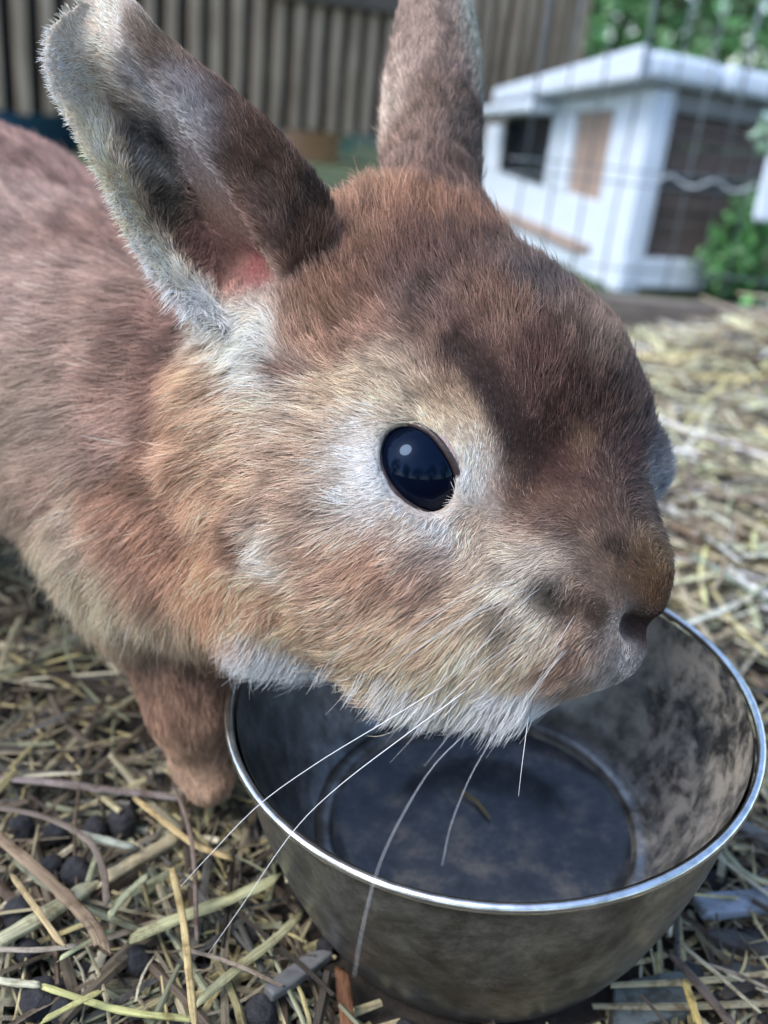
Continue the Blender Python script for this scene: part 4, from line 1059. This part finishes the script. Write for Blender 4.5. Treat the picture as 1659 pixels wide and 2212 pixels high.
# ------------------------------------------------------------------ slatted fence panel
pz = .13
A = P(-160, 225, 1.50); B = P(1243, 330, 2.6)
A = on_plane(-160, 222, np.array([0, 1.5, 0]), np.array([0, 1, 0])); 
def at_z(u, v, z): return G(u, v, z)
A = G(-160, 232, pz); B = G(1236, 330, pz - .01)
pd = B - A; pd[2] = 0; pl_ = np.linalg.norm(pd); pd /= pl_; pn = np.array([pd[1], -pd[0], 0])
slat_m = simple('brown_slat', (0.22, 0.155, 0.10), (0.48, 0.37, 0.26), 9, .8, (4, 4, .8), bs=.5, bd=.004)
back_m = simple('dark_backing', (0.010, 0.009, 0.008), (0.03, 0.026, 0.022), 30, .9)
batten_m = simple('batten_bark', (0.06, 0.048, 0.038), (0.13, 0.105, 0.085), 14, .9, (1, 1, 3), bs=.8, bd=.006)
sf = empty('slatted_fence', (A[0], A[1], 0), 'tall brown fence panel of narrow upright slats behind the rabbit ears', 'fence')
box('backing', A - pn * .03, pd * pl_, pn * -.012, ZZ * 1.1, back_m, sf)
pitch = .0
ub = proj(A + pd * pl_ * .5); ps = 36 * ub[2] / F_PX / max(.2, abs(pd[0]))
pitch = ps
nsl = int(pl_ / pitch)
for i in range(nsl):
    q = A + pd * (pitch * (i + .25)) + pn * random.uniform(-.002, .004)
    wv = pitch * .50
    o = box('slat', q - pn * .018 + ZZ * random.uniform(-.004, .004), pd * wv, pn * .014, ZZ * 1.1, slat_m, sf, .004)
# horizontal battens
b0 = A + pd * 0
def along(u, z):
    q = on_plane(u, 100, A, pn); return (q - A) @ pd
zb = on_plane(700, 110, A, pn)[2]
box('batten', A + pd * along(560, 0) + pn * .0 + ZZ * (zb - .035), pd * (along(880, 0) - along(560, 0)), pn * .02, ZZ * .075, batten_m, sf, .012)
box('batten', A + pn * .0 + ZZ * .85, pd * pl_, pn * .02, ZZ * .06, batten_m, sf, .006)
for t in (.03, pl_ - .05):
    q = A + pd * t; box('post', np.array([q[0], q[1], 0]) - pn * .09, pd * .045, pn * .045, ZZ * 1.3, batten_m, sf, .004)
# ------------------------------------------------------------------ coloured garden things seen under the fence panel
def pot(name, loc, r0, r1, h_, col, label, cat, rough=.4):
    mm_ = simple(name + '_skin', tuple(np.array(col) * .85), tuple(np.array(col)), 30, rough, bs=.05)
    o = empty(name, tuple(loc), label, cat)
    n = 28; prof = [(.001, 0), (r0, 0), (r1, h_ * .9), (r1 * 1.08, h_ * .9), (r1 * 1.08, h_), (r1 * .97, h_), (r0 * .9, .02), (.001, .02)]
    v, f = [], []
    for r, z in prof:
        for k in range(n): a = 2 * math.pi * k / n; v.append(np.array(loc) + [r * math.cos(a), r * math.sin(a), z])
    for i in range(len(prof) - 1):
        for k in range(n): f.append((i * n + k, i * n + (k + 1) % n, (i + 1) * n + (k + 1) % n, (i + 1) * n + k))
    mesh_obj('tub_wall', v, f, mm_, o, True)
    tube('handle', [np.array(loc) + [r1 * 1.05 * math.cos(a), 0, h_ * .93 + r1 * .7 * math.sin(a)] for a in np.linspace(0, math.pi, 12)], .006, mm_, o)
    return o
pot('blue_tub', G(40, 312, 0), .16, .22, .26, (0.06, 0.18, 0.42), 'blue plastic tub on the grass at the left edge under the slatted fence', 'tub')
pot('pink_bucket', G(138, 300, 0), .05, .07, .12, (0.85, 0.50, 0.46), 'small pale pink bucket showing beside the near ear under the slatted fence', 'bucket')
pot('orange_bucket', G(672, 345, 0), .09, .11, .20, (0.85, 0.50, 0.42), 'pinkish orange bucket on the grass seen between the two ears', 'bucket')
pot('light_blue_pail', G(733, 330, 0), .05, .07, .17, (0.35, 0.60, 0.68), 'pale blue pail beside the orange bucket, between the ears', 'pail')
# ------------------------------------------------------------------ planting
leaf_m = attr_mat('leaf', .5, spec=.4, nscale=60, namp=.2)
def leaves(name, centre, rad_, n, size, pal, parent, hollow=.25, drop=.0):
    centre = np.asarray(centre, float)
    q = rng.normal(size=(n, 3)); q /= np.linalg.norm(q, axis=1)[:, None]; q *= (hollow + (1 - hollow) * rng.random(n) ** .5)[:, None]
    ncl = 26; cl = rng.normal(size=(ncl, 3)); cl /= np.linalg.norm(cl, axis=1)[:, None]; cl *= (.45 + .5 * rng.random(ncl))[:, None]
    k = rng.integers(0, ncl, n); q = np.where((rng.random(n) < .7)[:, None], cl[k] + rng.normal(size=(n, 3)) * .17, q)
    p = centre + q * np.asarray(rad_); p[:, 2] = np.maximum(p[:, 2], .01)
    d = rng.normal(size=(n, 3)); d[:, 2] -= .3; d /= np.linalg.norm(d, axis=1)[:, None]
    s = np.cross(d, rng.normal(size=(n, 3))); s /= np.linalg.norm(s, axis=1)[:, None]
    u_ = np.cross(s, d)
    L = size * (.6 + .8 * rng.random(n))[:, None]
    V = np.stack([p - d * L * .5, p - d * L * .12 + s * L * .24, p + d * L * .5, p - d * L * .12 - s * L * .24, p + u_ * L * .07], 1)
    b_ = (np.arange(n) * 5)[:, None]
    Fc = np.vstack([b_ + np.array([0, 1, 4]), b_ + np.array([1, 2, 4]), b_ + np.array([2, 3, 4]), b_ + np.array([3, 0, 4])])
    o = mesh_obj(name, V.reshape(-1, 3), Fc, leaf_m, parent)
    c = np.array(pal)[rng.integers(0, len(pal), n)] * np.exp(rng.normal(0, .25, n))[:, None]
    set_col(o, np.clip(np.repeat(c, 5, 0), 0, .6)); return o
gp = [(.05, .16, .045), (.08, .24, .08), (.12, .32, .10), (.04, .11, .045), (.20, .38, .17)]
bark = simple('bark', (.06, .045, .035), (.13, .10, .08), 40, .9)
def bush(loc, r, hgt, n, size, label, group, pal=gp, name='bush', cat='bush'):
    o = empty(name, tuple(loc), label, cat, group)
    loc = np.array(loc)
    stems = []
    for k in range(5):
        a = k * 1.3; e = loc + [r * .5 * math.cos(a), r * .5 * math.sin(a), hgt * .75]
        stems.append(tube_vf([loc + [.02 * math.cos(a), .02 * math.sin(a), 0], loc * .5 + e * .5 + [0, 0, hgt * .1], e], [r * .03, r * .02, r * .008], 6))
    v, f = merge(stems); mesh_obj('stem', v, f, bark, o, True)
    leaves('foliage', loc + [0, 0, hgt * .52], (r, r * .8, hgt * .5), n, size, pal, o); return o
for (u, d, r, hgt, lb) in [
    (1000, 4.6, .9, 1.9, 'rounded green shrub mostly behind the slatted fence and far ear'),
    (1330, 4.2, .8, 1.7, 'bright green shrub rising directly over the left half of the hutch roof'),
    (1600, 4.6, .9, 1.8, 'green shrub over the right end of the hutch roof'),
    (1900, 4.2, .9, 1.8, 'green shrub just beyond the right end of the hutch'),
    (1180, 6.2, 1.5, 2.6, 'taller dark shrub behind the other shrubs, over the corner of the hutch roof'),
    (1760, 6.4, 1.6, 2.6, 'taller dark shrub behind the others at the upper right corner'),
    (600, 4.8, 1.0, 1.8, 'green shrub glimpsed under the slatted fence between the ears'),
    (100, 4.8, 1.0, 1.8, 'green shrub behind the left part of the slatted fence')]:
    az = math.atan((u - CU) / F_PX)
    bush((d * math.sin(az), d * math.cos(az), 0), r, hgt, 5200, .055, lb, 'shrubs beyond the pen')
b0 = [o for o in C.objects if o.name.startswith('bush') and o.type == 'EMPTY']
for k, (x, y) in enumerate([(-2.6, -1.6), (-1.4, -2.6), (0, -3.0), (1.5, -2.5), (2.7, -1.4)]):  # added out of view to break up the skyline mirrored in the eye
    src = b0[k % 4]; o = src.copy(); C.objects.link(o); o.location = (x, y, 0); o.rotation_euler = (0, 0, 1.3 * k)
    o['label'] = 'added unseen shrub behind the viewpoint for the eye reflection, ' + ['beyond the left end of the row', 'second from the left end', 'in the middle of the row', 'second from the right end', 'at the right end of the row'][k]; o['group'] = 'added shrubs behind the viewpoint'
    for ch in src.children:
        c2 = ch.copy(); C.objects.link(c2); c2.parent = o
bush(G(1640, 665, 0), .085, .20, 420, .030, 'low leafy green plant growing against the right end of the hutch', 'weeds by the hutch', gp, 'leafy_weed', 'plant')
bush(G(1560, 650, 0), .055, .12, 220, .026, 'small leafy weed in front of the white bottom rail of the hutch', 'weeds by the hutch', gp, 'leafy_weed', 'plant')
q = on_plane(1652, 285, w0p - en * .0, en)
o = empty('pale_leaf_sprig', (q[0], q[1], 0), 'pale green leafy sprig poking through the wire at the right picture edge', 'plant')
tube('stem', [np.array([q[0] + .02, q[1] - .03, 0]), np.array([q[0] + .035, q[1] - .03, q[2] * .5]), q + [0.01, -.02, 0]], [.003, .003, .001], bark, o)
leaves('foliage', q + [0.015, -.02, 0], (.03, .03, .03), 60, .028, [(.30, .42, .34), (.20, .34, .22)], o)
# pale board hanging at the right edge
c0 = on_plane(1660, 250, w0p, en) + en * .02; c1 = on_plane(1608, 470, w0p, en) + en * .02
hb = box('pale_board', c1, (c0 - c1) * 1.25, ed * .10, en * .012, white, None, .004)
tag(hb, 'pale bluish board leaning on the wire at the right picture edge', 'board')
